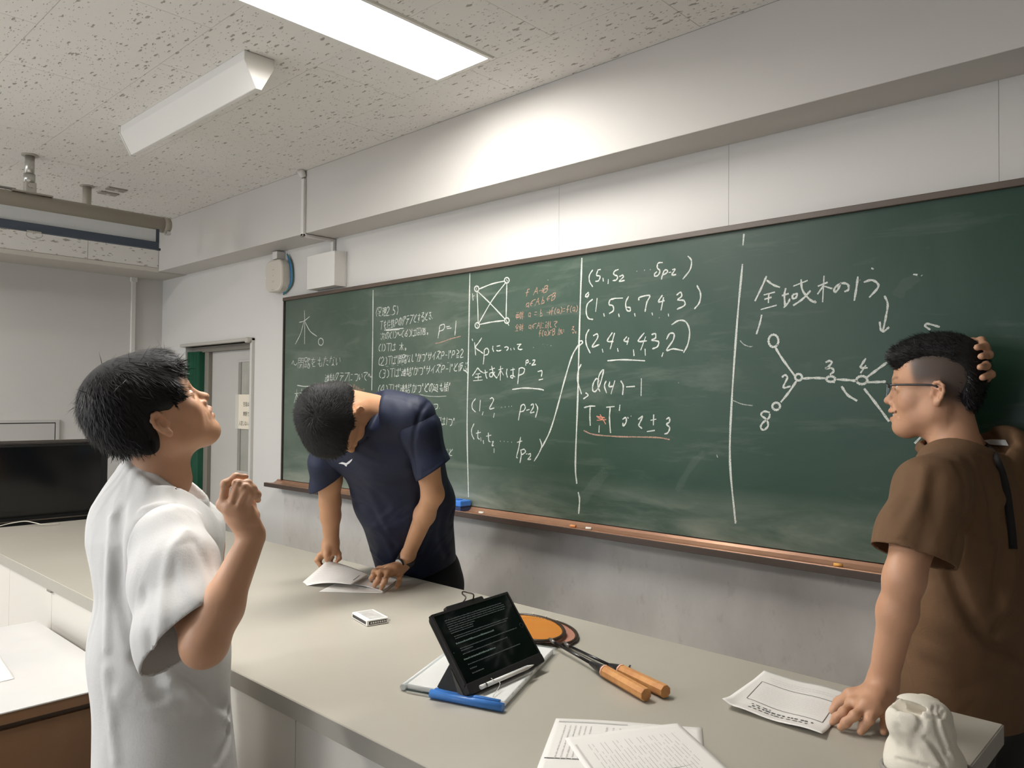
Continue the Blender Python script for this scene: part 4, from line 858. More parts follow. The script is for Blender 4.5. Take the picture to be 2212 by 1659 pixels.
# ================================================================ CARD BOX
q = [(870, 995), (1005, 1110), (1280, 1065), (1140, 965)]
qq = [onz(620 + a / 5.82, 1150 + b / 5.82, .9165) for a, b in q]
cb = thing('card_box', 'small white rectangular playing card box with grey picture and black label strips', 'box', (qq[0] + qq[2]) / 2 * (1, 1, 0) + (0, 0, .9))
ax_ = nrm((qq[2] - qq[1]) * (1, 1, 0)); ay_ = nrm(np.cross((0, 0, 1), ax_)); o_ = qq[1] * (1, 1, 0)
Lx = np.linalg.norm(qq[2] - qq[1]); Ly = ((qq[0] - qq[1]) @ ay_)
print('card', Lx, Ly)
AX = [ax_, ay_, np.array([0, 0, 1.])]
M_cardw = mat('card_white', (236, 234, 230), .3)
box('box_shell', (0, 0, .9006), (Lx, Ly, .9165), M_cardw, cb, .0018, 2, axes=AX, org=o_)
box('picture_panel', (.012, .008, .9165), (Lx - .008, Ly - .008, .9168), mat('card_grey_picture', (170, 168, 164), .4, rgb2=(204, 202, 198), vscale=40), cb, axes=AX, org=o_)
box('label_strip', (.006, -.0004, .9045), (Lx - .006, 0, .9125), mat('strip_black', (44, 44, 46), .4), cb, axes=AX, org=o_)
box('label_strip', (-.0004, .006, .9045), (0, Ly - .006, .9125), mat('strip_black', (44, 44, 46), .4), cb, axes=AX, org=o_)
for k in range(9): box('strip_lettering', (.010 + .0066 * k, -.0007, .9065), (.0145 + .0066 * k, -.0004, .9105), M_cardw, cb, axes=AX, org=o_)
# ================================================================ CLAY: signed-distance modelling for bodies and clothes
def local(u):
    A_ = ray(u, 860); A_ = nrm((A_[0], A_[1], 0)); return np.array((A_[1], -A_[0], 0)), A_          # right / away seen along that column
CR, CF, CU = MC[:, 0], MC[:, 2], -MC[:, 1]                          # photo right / away / up as world directions
ZUP = np.array([0, 0, 1.])
class Clay:
    def __init__(s, lo, hi, h, frame=None, org=None):
        s.R = np.eye(3) if frame is None else np.array(frame, float); s.o = np.zeros(3) if org is None else np.array(org, float)   # R columns = local axes in world
        s.lo = np.array(lo, float); s.h = h; s.n = np.ceil((np.array(hi, float) - s.lo) / h).astype(int) + 1
        s.D = np.full(s.n, .05, np.float32)
    def L(s, p): return s.R.T @ (np.asarray(p, float) - s.o)
    def W(s, p): return np.asarray(p) @ s.R.T + s.o
    def _reg(s, pts, m):
        pts = np.array(pts); a = np.floor((pts.min(0) - m - s.lo) / s.h).astype(int); b = np.ceil((pts.max(0) + m - s.lo) / s.h).astype(int) + 1
        a = np.maximum(a, 0); b = np.minimum(b, s.n)
        if (b <= a).any(): return None, None
        sl = tuple(slice(x, y) for x, y in zip(a, b))
        g = [(np.arange(x, y, dtype=np.float32) * s.h + s.lo[i]) for i, (x, y) in enumerate(zip(a, b))]
        return sl, (g[0][:, None, None], g[1][None, :, None], g[2][None, None, :])
    def _mix(s, sl, d, k, mode):
        D = s.D[sl]
        if mode == 'add': h = np.maximum(k - np.abs(D - d), 0); s.D[sl] = np.minimum(D, d) - h * h / (4 * k)
        else: h = np.maximum(k - np.abs(D + d), 0); s.D[sl] = np.maximum(D, -d) + h * h / (4 * k)
    def cap(s, a, b, ra, rb, k=.01, mode='add'):
        a = np.array(a, float); b = np.array(b, float); sl, g = s._reg([a, b], max(ra, rb) + k + 3 * s.h)
        if sl is None: return
        ax = b - a; L2 = max(ax @ ax, 1e-10); q = [g[i] - a[i] for i in range(3)]
        t = np.clip((q[0] * ax[0] + q[1] * ax[1] + q[2] * ax[2]) / L2, 0, 1)
        d = np.sqrt((q[0] - t * ax[0]) ** 2 + (q[1] - t * ax[1]) ** 2 + (q[2] - t * ax[2]) ** 2) - (ra + (rb - ra) * t)
        s._mix(sl, d, k, mode)
    def chain(s, pts, rad, k=.01, mode='add'):
        rad = [rad] * len(pts) if np.isscalar(rad) else rad
        for i in range(len(pts) - 1): s.cap(pts[i], pts[i + 1], rad[i], rad[i + 1], k, mode)
    def ecap(s, a, b, u, r0, r1, k=.03, mode='add'):
        a = np.array(a, float); b = np.array(b, float); ax = b - a; Lg = np.linalg.norm(ax); ax = ax / Lg; u = np.array(u, float); u = nrm(u - (u @ ax) * ax); w = np.cross(ax, u)
        sl, g = s._reg([a, b], max(*r0, *r1) + k + 3 * s.h)
        if sl is None: return
        q = [g[i] - a[i] for i in range(3)]; t = q[0] * ax[0] + q[1] * ax[1] + q[2] * ax[2]; tc = np.clip(t, 0, Lg); pa = t - tc; tt = tc / Lg
        pu = q[0] * u[0] + q[1] * u[1] + q[2] * u[2]; pw = q[0] * w[0] + q[1] * w[1] + q[2] * w[2]
        e1 = r0[0] + (r1[0] - r0[0]) * tt; e2 = r0[1] + (r1[1] - r0[1]) * tt; e3 = np.minimum(e1, e2)
        e = np.sqrt((pu / e1) ** 2 + (pw / e2) ** 2 + (pa / e3) ** 2); gg = np.sqrt((pu / e1 ** 2) ** 2 + (pw / e2 ** 2) ** 2 + (pa / e3 ** 2) ** 2) + 1e-6
        s._mix(sl, e * (e - 1) / gg, k, mode)
    def ell(s, c, r, k=.01, mode='add', F=None):
        c = np.array(c, float); r = np.array(r, float); sl, g = s._reg([c], r.max() + k + 3 * s.h)
        if sl is None: return
        q = [g[i] - c[i] for i in range(3)]
        if F is not None: F = np.array(F, float); q = [q[0] * F[0, i] + q[1] * F[1, i] + q[2] * F[2, i] for i in range(3)]
        e = np.sqrt((q[0] / r[0]) ** 2 + (q[1] / r[1]) ** 2 + (q[2] / r[2]) ** 2); gg = np.sqrt((q[0] / r[0] ** 2) ** 2 + (q[1] / r[1] ** 2) ** 2 + (q[2] / r[2] ** 2) ** 2) + 1e-6
        s._mix(sl, e * (e - 1) / gg, k, mode)
    def fold(s, pts, w, amp):
        for p, q_, in zip(pts[:-1], pts[1:]):
            p = np.array(p, float); q_ = np.array(q_, float); sl, g = s._reg([p, q_], 2.6 * w)
            if sl is None: continue
            ax = q_ - p; L2 = max(ax @ ax, 1e-10); q = [g[i] - p[i] for i in range(3)]
            t0 = (q[0] * ax[0] + q[1] * ax[1] + q[2] * ax[2]) / L2; t = np.clip(t0, 0, 1)
            d2 = (q[0] - t * ax[0]) ** 2 + (q[1] - t * ax[1]) ** 2 + (q[2] - t * ax[2]) ** 2
            s.D[sl] -= (amp * np.exp(-d2 / w ** 2)).astype(np.float32) * ((t0 >= 0) & (t0 < 1) | (t0 < 0) & (np.abs(t0) < 9) & (p is pts[0]) | (t0 >= 1)).astype(np.float32)
    def foldw(s, pts, w, amp):
        """single additive ridge/groove along a polyline (no double counting at joints)"""
        pts = [np.array(p, float) for p in pts]; sl, g = s._reg(pts, 2.6 * w)
        if sl is None: return
        best = None
        for p, q_ in zip(pts[:-1], pts[1:]):
            ax = q_ - p; L2 = max(ax @ ax, 1e-10); q = [g[i] - p[i] for i in range(3)]
            t = np.clip((q[0] * ax[0] + q[1] * ax[1] + q[2] * ax[2]) / L2, 0, 1)
            d2 = (q[0] - t * ax[0]) ** 2 + (q[1] - t * ax[1]) ** 2 + (q[2] - t * ax[2]) ** 2; best = d2 if best is None else np.minimum(best, d2)
        s.D[sl] -= (amp * np.exp(-best / w ** 2)).astype(np.float32)
    def sample(s, P_):
        q = (np.asarray(P_) - s.lo) / s.h; i = np.clip(np.floor(q).astype(int), 0, s.n - 2); f = np.clip(q - i, 0, 1); out = 0
        for dx in (0, 1):
            for dy in (0, 1):
                for dz in (0, 1):
                    w = (f[..., 0] if dx else 1 - f[..., 0]) * (f[..., 1] if dy else 1 - f[..., 1]) * (f[..., 2] if dz else 1 - f[..., 2]); out = out + w * s.D[i[..., 0] + dx, i[..., 1] + dy, i[..., 2] + dz]
        return out
    def hit(s, u, v, d0=.8, d1=3.6, lift=0.):
        """surface point seen at a photo pixel (local coordinates), or None"""
        r = ray(u, v); ts = np.arange(d0, d1, s.h * .5); pw = EYE + ts[:, None] * r; pl = (pw - s.o) @ s.R
        ok = ((pl > s.lo) & (pl < s.lo + (s.n - 1) * s.h)).all(1); val = np.where(ok, s.sample(np.clip(pl, s.lo, s.lo + (s.n - 1.001) * s.h)), 1)
        j = np.argmax(val < 0)
        if val[j] >= 0: return None
        return pl[j] - (s.R.T @ nrm(r)) * lift
    def hits(s, pix, lift=0.):
        o = [s.hit(u, v, lift=lift) for u, v in pix]; return [x for x in o if x is not None]
    def ridge(s, pix, w, amp):
        p = s.hits(catmull([np.array(q, float) for q in pix], 4) if len(pix) > 2 else pix)
        if len(p) > 1: s.foldw(p, w, amp)
    def over(s, other, off=.006, k=.012, lo=None, hi=None):
        """grow this clay so that it covers another clay (cloth over skin)"""
        g = np.stack(np.meshgrid(*[np.arange(n_) * s.h + s.lo[i] for i, n_ in enumerate(s.n)], indexing='ij'), -1).reshape(-1, 3)
        q = (g @ s.R.T + s.o - other.o) @ other.R; ok = ((q > other.lo + other.h) & (q < other.lo + (other.n - 2) * other.h)).all(1)
        if lo is not None: ok &= (q > lo).all(1) & (q < hi).all(1)
        d = np.full(len(g), .05, np.float32); d[ok] = other.sample(q[ok]) - off; d = d.reshape(s.D.shape); s._mix((slice(None),) * 3, d, k, 'add')
    def neckline(s, c, e1, a1, e2, a2, band=.0100, th=.0045, rad=.10):
        e1 = nrm(e1); e2 = nrm(np.array(e2) - (np.array(e2) @ e1) * e1); n = np.cross(e1, e2); n = n if n[2] > 0 else -n; s.neckn = n
        sl, g = s._reg([c, c + n * .12], rad + .03); q = [g[i] - c[i] for i in range(3)]
        up_ = q[0] * n[0] + q[1] * n[1] + q[2] * n[2]; x1 = q[0] * e1[0] + q[1] * e1[1] + q[2] * e1[2]; x2 = q[0] * e2[0] + q[1] * e2[1] + q[2] * e2[2]
        rr_c = np.sqrt((x1 / (a1 + rad - .06)) ** 2 + (x2 / (a2 + rad - .06)) ** 2); dome = .9 * np.maximum(np.sqrt((x1 / a1) ** 2 + (x2 / a2) ** 2) - 1, 0) * .02
        shape = np.maximum(-(up_ - dome), (rr_c - 1) * .1); s._mix(sl, shape.astype(np.float32), .02, 'sub')
        pts = [c + e1 * a1 * math.cos(t) + e2 * a2 * math.sin(t) for t in np.linspace(0, 2 * math.pi, 41)]
        for a, b in zip(pts[:-1], pts[1:]): s.cap(a, b, band, band, .008)
        for a, b in zip(pts[:-1], pts[1:]): s.cap(a + n * band, b + n * band, th, th, .006)
        s.foldw([c + e1 * (a1 + band) * math.cos(t) + e2 * (a2 + band) * math.sin(t) - n * band * .9 for t in np.linspace(0, 2 * math.pi, 41)], .0028, -.0045)
        s.ecap(c + n * .012, c + n * .25, e1, (a1 - .0035, a2 - .0035), (a1 + .05, a2 + .05), .003, 'sub')
    def mesh(s):
        D = s.D; ins = D < 0
        c = np.zeros(tuple(np.array(D.shape) - 1), np.int8)
        for dx in (0, 1):
            for dy in (0, 1):
                for dz in (0, 1): c += ins[dx:D.shape[0] - 1 + dx, dy:D.shape[1] - 1 + dy, dz:D.shape[2] - 1 + dz]
        act = (c > 0) & (c < 8); I = np.argwhere(act); idx = np.full(act.shape, -1, np.int32); idx[tuple(I.T)] = np.arange(len(I))
        acc = np.zeros((len(I), 3)); cnt = np.zeros(len(I))
        for ax in range(3):
            o1, o2 = [(1, 2), (0, 2), (0, 1)][ax]
            for a in (0, 1):
                for b in (0, 1):
                    o = np.zeros(3, int); o[o1] = a; o[o2] = b; p = I + o; q = p.copy(); q[:, ax] += 1
                    da = D[tuple(p.T)]; db = D[tuple(q.T)]; m = (da < 0) != (db < 0); t = da[m] / (da[m] - db[m])
                    pt = p[m].astype(float); pt[:, ax] += t; acc[m] += pt; cnt[m] += 1
        V = acc / cnt[:, None] * s.h + s.lo; F = []
        for ax in range(3):
            o1, o2 = [(1, 2), (2, 0), (0, 1)][ax]
            sl0 = [slice(None)] * 3; sl1 = [slice(None)] * 3; sl0[ax] = slice(0, -1); sl1[ax] = slice(1, None)
            e = ins[tuple(sl0)] != ins[tuple(sl1)]; E_ = np.argwhere(e)
            E_ = E_[(E_[:, o1] > 0) & (E_[:, o2] > 0) & (E_[:, o1] < D.shape[o1] - 1) & (E_[:, o2] < D.shape[o2] - 1)]
            def ix(a, b): q = E_.copy(); q[:, o1] -= a; q[:, o2] -= b; return idx[tuple(q.T)]
            q = np.stack([ix(1, 1), ix(0, 1), ix(0, 0), ix(1, 0)], 1); flip = ~ins[tuple(E_.T)]; q[flip] = q[flip][:, ::-1]; F.append(q)
        F = np.concatenate(F); F = F[(F >= 0).all(1)]
        return V @ s.R.T + s.o, F
def smooth_mesh(V, F, it=2, lam=.5):
    e = np.concatenate([F[:, [0, 1]], F[:, [1, 2]], F[:, [2, 3]], F[:, [3, 0]]]); e = np.concatenate([e, e[:, ::-1]])
    for _ in range(it):
        for l in (lam, -lam * 1.04):
            A = np.zeros_like(V); np.add.at(A, e[:, 0], V[e[:, 1]]); n = np.bincount(e[:, 0], minlength=len(V))[:, None]; V = V + l * (A / np.maximum(n, 1) - V)
    return V
def fast_mesh(name, V, F, m, parent=None, smooth=True):
    me = bpy.data.meshes.new(name); F = np.asarray(F, np.int32); me.vertices.add(len(V)); me.vertices.foreach_set('co', np.asarray(V, np.float32).ravel())
    me.loops.add(F.size); me.loops.foreach_set('vertex_index', F.ravel()); me.polygons.add(len(F)); me.polygons.foreach_set('loop_start', np.arange(0, F.size, F.shape[1], dtype=np.int32))
    me.update(calc_edges=True); me.validate()
    if smooth: me.shade_smooth()
    me.materials.append(m); o = bpy.data.objects.new(name, me); link(o, parent); return o
def paint(o, fn):
    """fn(V)->rgb tint per vertex (own colour of the thing: lips, brows, stubble, print)"""
    V = np.empty(len(o.data.vertices) * 3, np.float32); o.data.vertices.foreach_get('co', V); V = V.reshape(-1, 3).astype(float)
    c = np.ones((len(V), 4), np.float32); c[:, :3] = fn(V); a = o.data.color_attributes.new('tint', 'FLOAT_COLOR', 'POINT'); a.data.foreach_set('color', c.ravel())
def tinted(name, rgb, rough, bump=.1, bscale=200, sss=.0, var=.04, spec=.4, vscale=12):
    m = mat(name, rgb, rough, var=var, vscale=vscale, bump=bump, bscale=bscale, sss=sss, spec=spec); nt = m.node_tree; b = nt.nodes['Principled BSDF']
    at_ = nt.nodes.new('ShaderNodeAttribute'); at_.attribute_name = 'tint'; mx = nt.nodes.new('ShaderNodeMixRGB'); mx.blend_type = 'MULTIPLY'; mx.inputs[0].default_value = 1
    src = b.inputs['Base Color'].links[0].from_socket; nt.links.new(src, mx.inputs[1]); nt.links.new(at_.outputs['Color'], mx.inputs[2]); nt.links.new(mx.outputs[0], b.inputs['Base Color']); return m
def join(parts):
    V = []; F = []; n = 0
    for v, f in parts: V.append(v); F.append(f + n); n += len(v)
    return np.concatenate(V), np.concatenate(F)
def garment(name, clay, m, parent, cuts, thick=.004, it=2, label=None):
    """cuts: (point, outward normal, centre, radius) in world; opens neck, cuffs and hem"""
    V, F = clay.mesh(); V = smooth_mesh(V, F, it)
    o = fast_mesh(name, V, F, m, parent); bm = bmesh.new(); bm.from_mesh(o.data)
    for pt, no, ce, ra in cuts:
        ce = Vector(ce); pt = Vector(pt); no = Vector(no).normalized(); sgn = {}
        for v in bm.verts: sgn[v] = (v.co - pt).dot(no) if (v.co - ce).length < ra else -1
        dead = [f for f in bm.faces if all(sgn[v] > 0 for v in f.verts)]; bmesh.ops.delete(bm, geom=dead, context='FACES')
        bmesh.ops.delete(bm, geom=[v for v in bm.verts if not v.link_faces], context='VERTS')
        for v in bm.verts:
            k_ = sgn.get(v, -1)
            if k_ > 0: v.co -= no * k_
        bd = [v for v in bm.verts if v.is_boundary and abs((v.co - pt).dot(no)) < .012 and (v.co - ce).length < ra * 1.1]
        for v in bd: v.co -= no * (v.co - pt).dot(no)
        for _ in range(45):
            mv = {}
            for v in bd:
                nb_ = [e.other_vert(v).co for e in v.link_edges if e.is_boundary]
                if len(nb_) == 2: mv[v] = (nb_[0] + nb_[1]) / 4 + v.co / 2
            for v, c_ in mv.items(): v.co = c_
    # keep the largest connected piece
    seen = set(); best = []
    for v in bm.verts:
        if v in seen: continue
        st = [v]; comp = []; seen.add(v)
        while st:
            a = st.pop(); comp.append(a)
            for e in a.link_edges:
                b = e.other_vert(a)
                if b not in seen: seen.add(b); st.append(b)
        if len(comp) > len(best): best = comp
    bs_ = set(best); bmesh.ops.delete(bm, geom=[v for v in bm.verts if v not in bs_], context='VERTS')
    for f in bm.faces: f.smooth = True
    bm.to_mesh(o.data); bm.free()
    md = o.modifiers.new('cloth', 'SOLIDIFY'); md.thickness = thick; md.offset = -1
    if label: o['label'] = label
    return o
def sleeve(parent, m, segs, u, cut, nrm_, h=.004, ridges=(), thick=.004, it=2):
    """segs: list of (point, (r_u, r_w)); open at the cuff plane"""
    pts = np.array([q[0] for q in segs]); c = Clay(pts.min(0) - .13, pts.max(0) + .13, h)
    for (a, ra), (b, rb) in zip(segs[:-1], segs[1:]): c.ecap(a, b, u, ra, rb, .03)
    for pix, w, a in ridges: c.ridge(pix, w, a)
    return garment('sleeve', c, m, parent, [(cut, nrm_, cut, .4)], thick, it)
# ---------------------------------------------------------------- head
def headframe(F, U):
    F = nrm(F); U = nrm(np.array(U) - (np.array(U) @ F) * F); return np.stack([F, np.cross(U, F), U], 1)
def make_head(org, fr, neck, h=.0022, smile=False, closed=False, s=1.0, neck_r=(.054, .058), full=True):
    c = Clay((-.135, -.11, -.26), (.14, .11, .16), h, fr, org)
    nb = c.L(neck)
    c.ell((-.009, 0, .045), (.094, .075, .088), .01); c.ell((.035, 0, .042), (.056, .062, .058), .03); c.ell((.040, 0, -.020), (.050, .051, .066), .03)
    c.ell((.066, 0, -.050), (.030, .032, .034), .02)
    for y in (-1, 1): c.ell((.032, y * .044, -.034), (.034, .013, .032), .02); c.ell((.072, 0, -.086), (.018, .020, .016), .02)
    for y in (-1, 1):
        c.cap((-.004, y * .050, -.044), (.058, y * .014, -.086), .014, .013, .03); c.cap((-.004, y * .056, 0), (-.004, y * .051, -.045), .014, .014, .03)
        c.ell((.054, y * .040, -.016), (.020, .017, .018), .02); c.cap((.084, 0, .028), (.066, y * .044, .031), .010, .009, .014)
        c.ell((.092, y * .0125, -.029), (.0095, .007, .0075), .006)
    c.ell((.03, 0, -.066), (.042, .036, .026), .03)
    c.cap((.086, 0, .018), (.101, 0, -.014), .0060, .0080, .012); c.ell((.1055, 0, -.0220), (.0110, .0108, .0096), .008)
    c.cap((.094, 0, -.036), (.094, 0, -.044), .006, .007, .008)
    for y in (-1, 1):
        c.ell((.089, y * .032, .007), (.013, .016, .009), .014, 'sub')
        c.ell((.0715, y * .0315, .006), (.0145, .0150, .0125), .005)
        c.foldw([(.090, y * .016, .013 if not closed else .003), (.088, y * .030, .0155 if not closed else .001), (.078, y * .045, .011 if not closed else .002)], .0022, -.0016)
        c.foldw([(.088, y * .018, -.004), (.085, y * .032, -.008), (.074, y * .045, -.005)], .003, -.0012)
        c.ell((.097, y * .006, -.0335), (.004, .003, .003), .002, 'sub')
        c.foldw([(.092, y * .018, -.028), (.084, y * .030, -.044), (.078, y * (.034 if smile else .031), -.058)], .004, -.0022 if smile else -.0009)
    my = .030 if smile else .023; mz = .006 if smile else 0.
    for sgn in (1,):
        c.chain([(.078, -my, -.054 + mz), (.092, -.014, -.0495 + mz * .2), (.0985, -.005, -.047), (.0985, .005, -.047), (.092, .014, -.0495 + mz * .2), (.078, my, -.054 + mz)], [.003, .0045, .0052, .0052, .0045, .003], .005)
        lo_ = -.004 if smile else 0
        c.chain([(.077, -my * .9, -.057 + mz), (.088, -.013, -.0615 + lo_), (.0945, 0, -.0625 + lo_), (.088, .013, -.0615 + lo_), (.077, my * .9, -.057 + mz)], [.003, .005, .0062, .005, .003], .005)
        if smile: c.chain([(.082, -my * .9, -.0535 + mz), (.094, -.012, -.0555), (.099, 0, -.0565), (.094, .012, -.0555), (.082, my * .9, -.0535 + mz)], [.0022, .0042, .0046, .0042, .0022], .002, 'sub')
        c.foldw([(.080, -my, -.0545 + mz), (.096, -.010, -.0545), (.1015, 0, -.0545), (.096, .010, -.0545), (.080, my, -.0545 + mz)], .0022, -.003)
    if smile:
        for y in (-1, 1): c.ell((.060, y * .036, -.030), (.015, .013, .012), .015)
    # neck
    a = np.array((-.026, 0, -.050)); nk = .16 / max(np.linalg.norm(nb - a), .05)
    c.cap(a, nb, neck_r[0], neck_r[1], .03)
    for y in (-1, 1): c.cap((-.02, y * .052, -.035), nb + (.030, y * .010, 0), .012, .010, .015)
    mid = a + (nb - a) * .42; c.ell(mid + (.050, 0, -.006), (.010, .010, .012), .014)
    # ears
    for y in (-1, 1):
        a_ = math.radians(24) * y; Fe = np.array([[math.cos(a_), -math.sin(a_), 0], [math.sin(a_), math.cos(a_), 0], [0, 0, 1]]).T
        def E_(x, o, z):
            x, o, z = x * .84, o * .9, z * .84; return np.array((-.004, y * .0755, -.002)) + np.array((x * math.cos(a_ * y), 0, 0)) + np.array((0, y * (-x * math.sin(a_ * y) + o), z))
        c.ell(E_(-.010, -.001, .002), (.0140, .0070, .0245), .004, F=np.array([[math.cos(a_), math.sin(a_), 0], [-math.sin(a_), math.cos(a_), 0], [0, 0, 1]]))
        c.ell(E_(-.006, .009, .000), (.0082, .0065, .012), .003, 'sub'); c.ell(E_(-.010, .008, .017), (.0078, .0045, .007), .003, 'sub')
        rim = [E_(.004, .004, .006), E_(.005, .005, .018), E_(-.002, .006, .029), E_(-.014, .007, .031), E_(-.025, .007, .022), E_(-.027, .007, .006), E_(-.022, .006, -.010), E_(-.014, .004, -.022)]
        c.chain(rim, [.0028, .0034, .0036, .0036, .0034, .0032, .003, .0032], .003)
        c.chain([E_(-.004, .004, .014), E_(-.014, .005, .012), E_(-.018, .005, .002), E_(-.014, .004, -.010)], .0026, .003)
        c.ell(E_(-.008, .003, -.026), (.0075, .005, .0085), .005); c.ell(E_(.006, .003, -.003), (.004, .004, .0065), .004)
    return c
def face_tint(org, fr, stubble=None, brow=True, closed=False, nhead=10**9):
    def fn(V):
        q = (V - org) @ fr; T = np.ones((len(V), 3)); inh = (np.abs(q) < (.16, .12, .2)).all(1) & (np.arange(len(V)) < nhead)
        def blob(c, r, col, pw=1.):
            nonlocal T
            d = np.sqrt((((q - c) / r) ** 2).sum(1)); w = (np.clip(1.4 - d, 0, 1) * inh * pw)[:, None]; T = T * (1 - w) + np.array(col) * w
        for z, w_ in ((-.0475, .0048), (-.0625, .0055)): blob((.092, 0, z), (.012, .017, w_), (.86, .62, .60), .9)
        for y in (-1, 1):
            if brow:
                for k in range(5): blob((.090 - .0045 * k, y * (.014 + .008 * k), .0285 + .0015 * min(k, 3)), (.012, .006, .0038), (.22, .19, .18), .9)
            blob((.086, y * .031, .011 if not closed else .000), (.010, .016, .0018), (.25, .2, .2), .8)
            blob((-.005, y * .086, .0), (.010, .006, .014), (.90, .72, .68), .6)
            blob((.06, y * .042, -.03), (.02, .02, .02), (1.0, .93, .91), .5)
        if stubble is not None: T = stubble(q, T, inh)
        return T
    return fn
def hand(c, wrist, mcp, fingers, thumb, r=.0088, k=.008, pr=.0125, wr=.021, flat=None):
    """all points in the clay's local frame; fingers: list of point chains starting at the knuckles"""
    wrist = np.array(wrist, float); ctr = np.mean(mcp, 0)
    for p in mcp: c.cap(wrist + (np.array(p) - wrist) * .15, p, pr * 1.02, pr * .82, .014)
    for p, q in zip(mcp[:-1], mcp[1:]): c.cap(wrist * .45 + np.array(p) * .55, wrist * .45 + np.array(q) * .55, pr, pr, .012); c.cap(p, q, pr * .72, pr * .72, .01)
    for f, m_ in zip(fingers, mcp):
        sc = [1.06, .98, .88, .74][:len(f)] if len(f) > 2 else [1, .8]
        c.chain(f, [r * x for x in sc], .004)
        for q in f[1:-1]: c.ell(q, (r * 1.02,) * 3, .004)
    if thumb is not None: c.chain([wrist + (np.array(thumb[0]) - wrist) * .3] + list(thumb), [pr * 1.1, pr * .95] + [r * 1.12, r * 1.0, r * .85][:len(thumb) - 1], .010)
# ---------------------------------------------------------------- hair strands
def strands(name, V, Nn, flow, n, length, width, m, parent, lift=.12, seed=1, mask=None, curl=.2, drop=.25, seg=5, label=None, reject=None):
    r = np.random.default_rng(seed); idx = np.arange(len(V)) if mask is None else np.nonzero(mask)[0]
    pick = r.choice(idx, n); p = V[pick].astype(float); nn = Nn[pick]; fl = flow[pick] + r.normal(0, curl, (n, 3)); fl -= (fl * nn).sum(1)[:, None] * nn * .8; fl /= np.linalg.norm(fl, axis=1)[:, None] + 1e-9
    Ls = length * r.uniform(.5, 1.15, n); side = np.cross(fl, nn); side /= np.linalg.norm(side, axis=1)[:, None] + 1e-9
    p = p - nn * .003; Vs = np.zeros((n, seg + 1, 2, 3)); d = fl + nn * lift * r.uniform(.2, 1.6, (n, 1)); bend = r.normal(0, .18, (n, 3))
    for i in range(seg + 1):
        t = i / seg; w = width * (1 - .85 * t ** 1.6) * r.uniform(.9, 1.1, n)[:, None]
        Vs[:, i, 0] = p + side * w / 2; Vs[:, i, 1] = p - side * w / 2
        d = d - nn * drop * lift * 2 / seg + bend * .25 / seg; d /= np.linalg.norm(d, axis=1)[:, None]; p = p + d * (Ls / seg)[:, None]
    if reject is not None:
        ok = ~reject(Vs[:, 1:, 0].reshape(-1, 3)).reshape(n, seg).any(1); Vs = Vs[ok]; n = len(Vs)
    b = np.arange(n)[:, None] * (seg + 1) * 2 + np.arange(seg)[None] * 2; F = np.stack([b, b + 1, b + 3, b + 2], -1).reshape(-1, 4)
    o = fast_mesh(name, Vs.reshape(-1, 3), F, m, parent); o['kind'] = 'stuff'
    if label: o['label'] = label
    return o
def wrinkle(m, scale, dist, strength=.6, stretch=(1, 1, 1)):
    nt = m.node_tree; b = nt.nodes['Principled BSDF']; tc = nt.nodes.new('ShaderNodeTexCoord'); mp = nt.nodes.new('ShaderNodeMapping'); mp.inputs['Scale'].default_value = stretch
    n = nt.nodes.new('ShaderNodeTexNoise'); n.inputs['Scale'].default_value = scale; n.inputs['Detail'].default_value = 1.5; n.inputs['Distortion'].default_value = 1.2
    bp = nt.nodes.new('ShaderNodeBump'); bp.inputs['Strength'].default_value = strength; bp.inputs['Distance'].default_value = dist
    nt.links.new(tc.outputs['Object'], mp.inputs[0]); nt.links.new(mp.outputs[0], n.inputs['Vector']); nt.links.new(n.outputs['Fac'], bp.inputs['Height'])
    if b.inputs['Normal'].links: nt.links.new(b.inputs['Normal'].links[0].from_socket, bp.inputs['Normal'])
    nt.links.new(bp.outputs[0], b.inputs['Normal']); return m
def normals(V, F):
    n = np.cross(V[F[:, 2]] - V[F[:, 0]], V[F[:, 3]] - V[F[:, 1]]); N = np.zeros_like(V)
    for i in range(4): np.add.at(N, F[:, i], n)
    return N / (np.linalg.norm(N, axis=1)[:, None] + 1e-12)
M_hair = mat('hair_black', (19, 18, 18), .55, var=.25, vscale=40, spec=.28)
M_hairb = mat('hair_base_black', (17, 16, 16), .85)
M_skinA = tinted('skin_light_tan', (199, 153, 122), .48, bump=.12, bscale=350, sss=.12)
M_skinB = tinted('skin_tan', (188, 142, 108), .48, bump=.12, bscale=350, sss=.12)
M_skinC = tinted('skin_warm', (194, 148, 118), .48, bump=.12, bscale=350, sss=.12)
M_eyew = mat('eye_white', (226, 220, 214), .2); M_iris = mat('eye_dark', (34, 24, 20), .15)
def eyes(org, fr, parent, m=.0715):
    for y in (-1, 1):
        c_ = org + fr @ np.array((.0735, y * .0315, .0062)); bm = bmesh.new(); bmesh.ops.create_uvsphere(bm, u_segments=20, v_segments=12, radius=.0125)
        for v in bm.verts: v.co = Vector(c_ + np.array(v.co))
        e = bmobj('eyeball', bm, M_eyew, parent, True)
        c2 = org + fr @ np.array((.0820, y * .0315, .0062)); bm = bmesh.new(); bmesh.ops.create_uvsphere(bm, u_segments=14, v_segments=8, radius=.0052)
        for v in bm.verts: v.co = Vector(c2 + np.array(v.co))
        bmobj('iris', bm, M_iris, e, True)
def arm(c, sh, el, wr, rs=(.045, .040, .037, .025), k=.02):
    sh, el, wr = [np.array(q, float) for q in (sh, el, wr)]; m1 = sh * .5 + el * .5; m2 = el * .68 + wr * .32
    c.chain([sh, m1, el], [rs[0], rs[0] * .96, rs[1]], k); c.chain([el, m2, wr], [rs[1] * .98, rs[2], rs[3]], k)
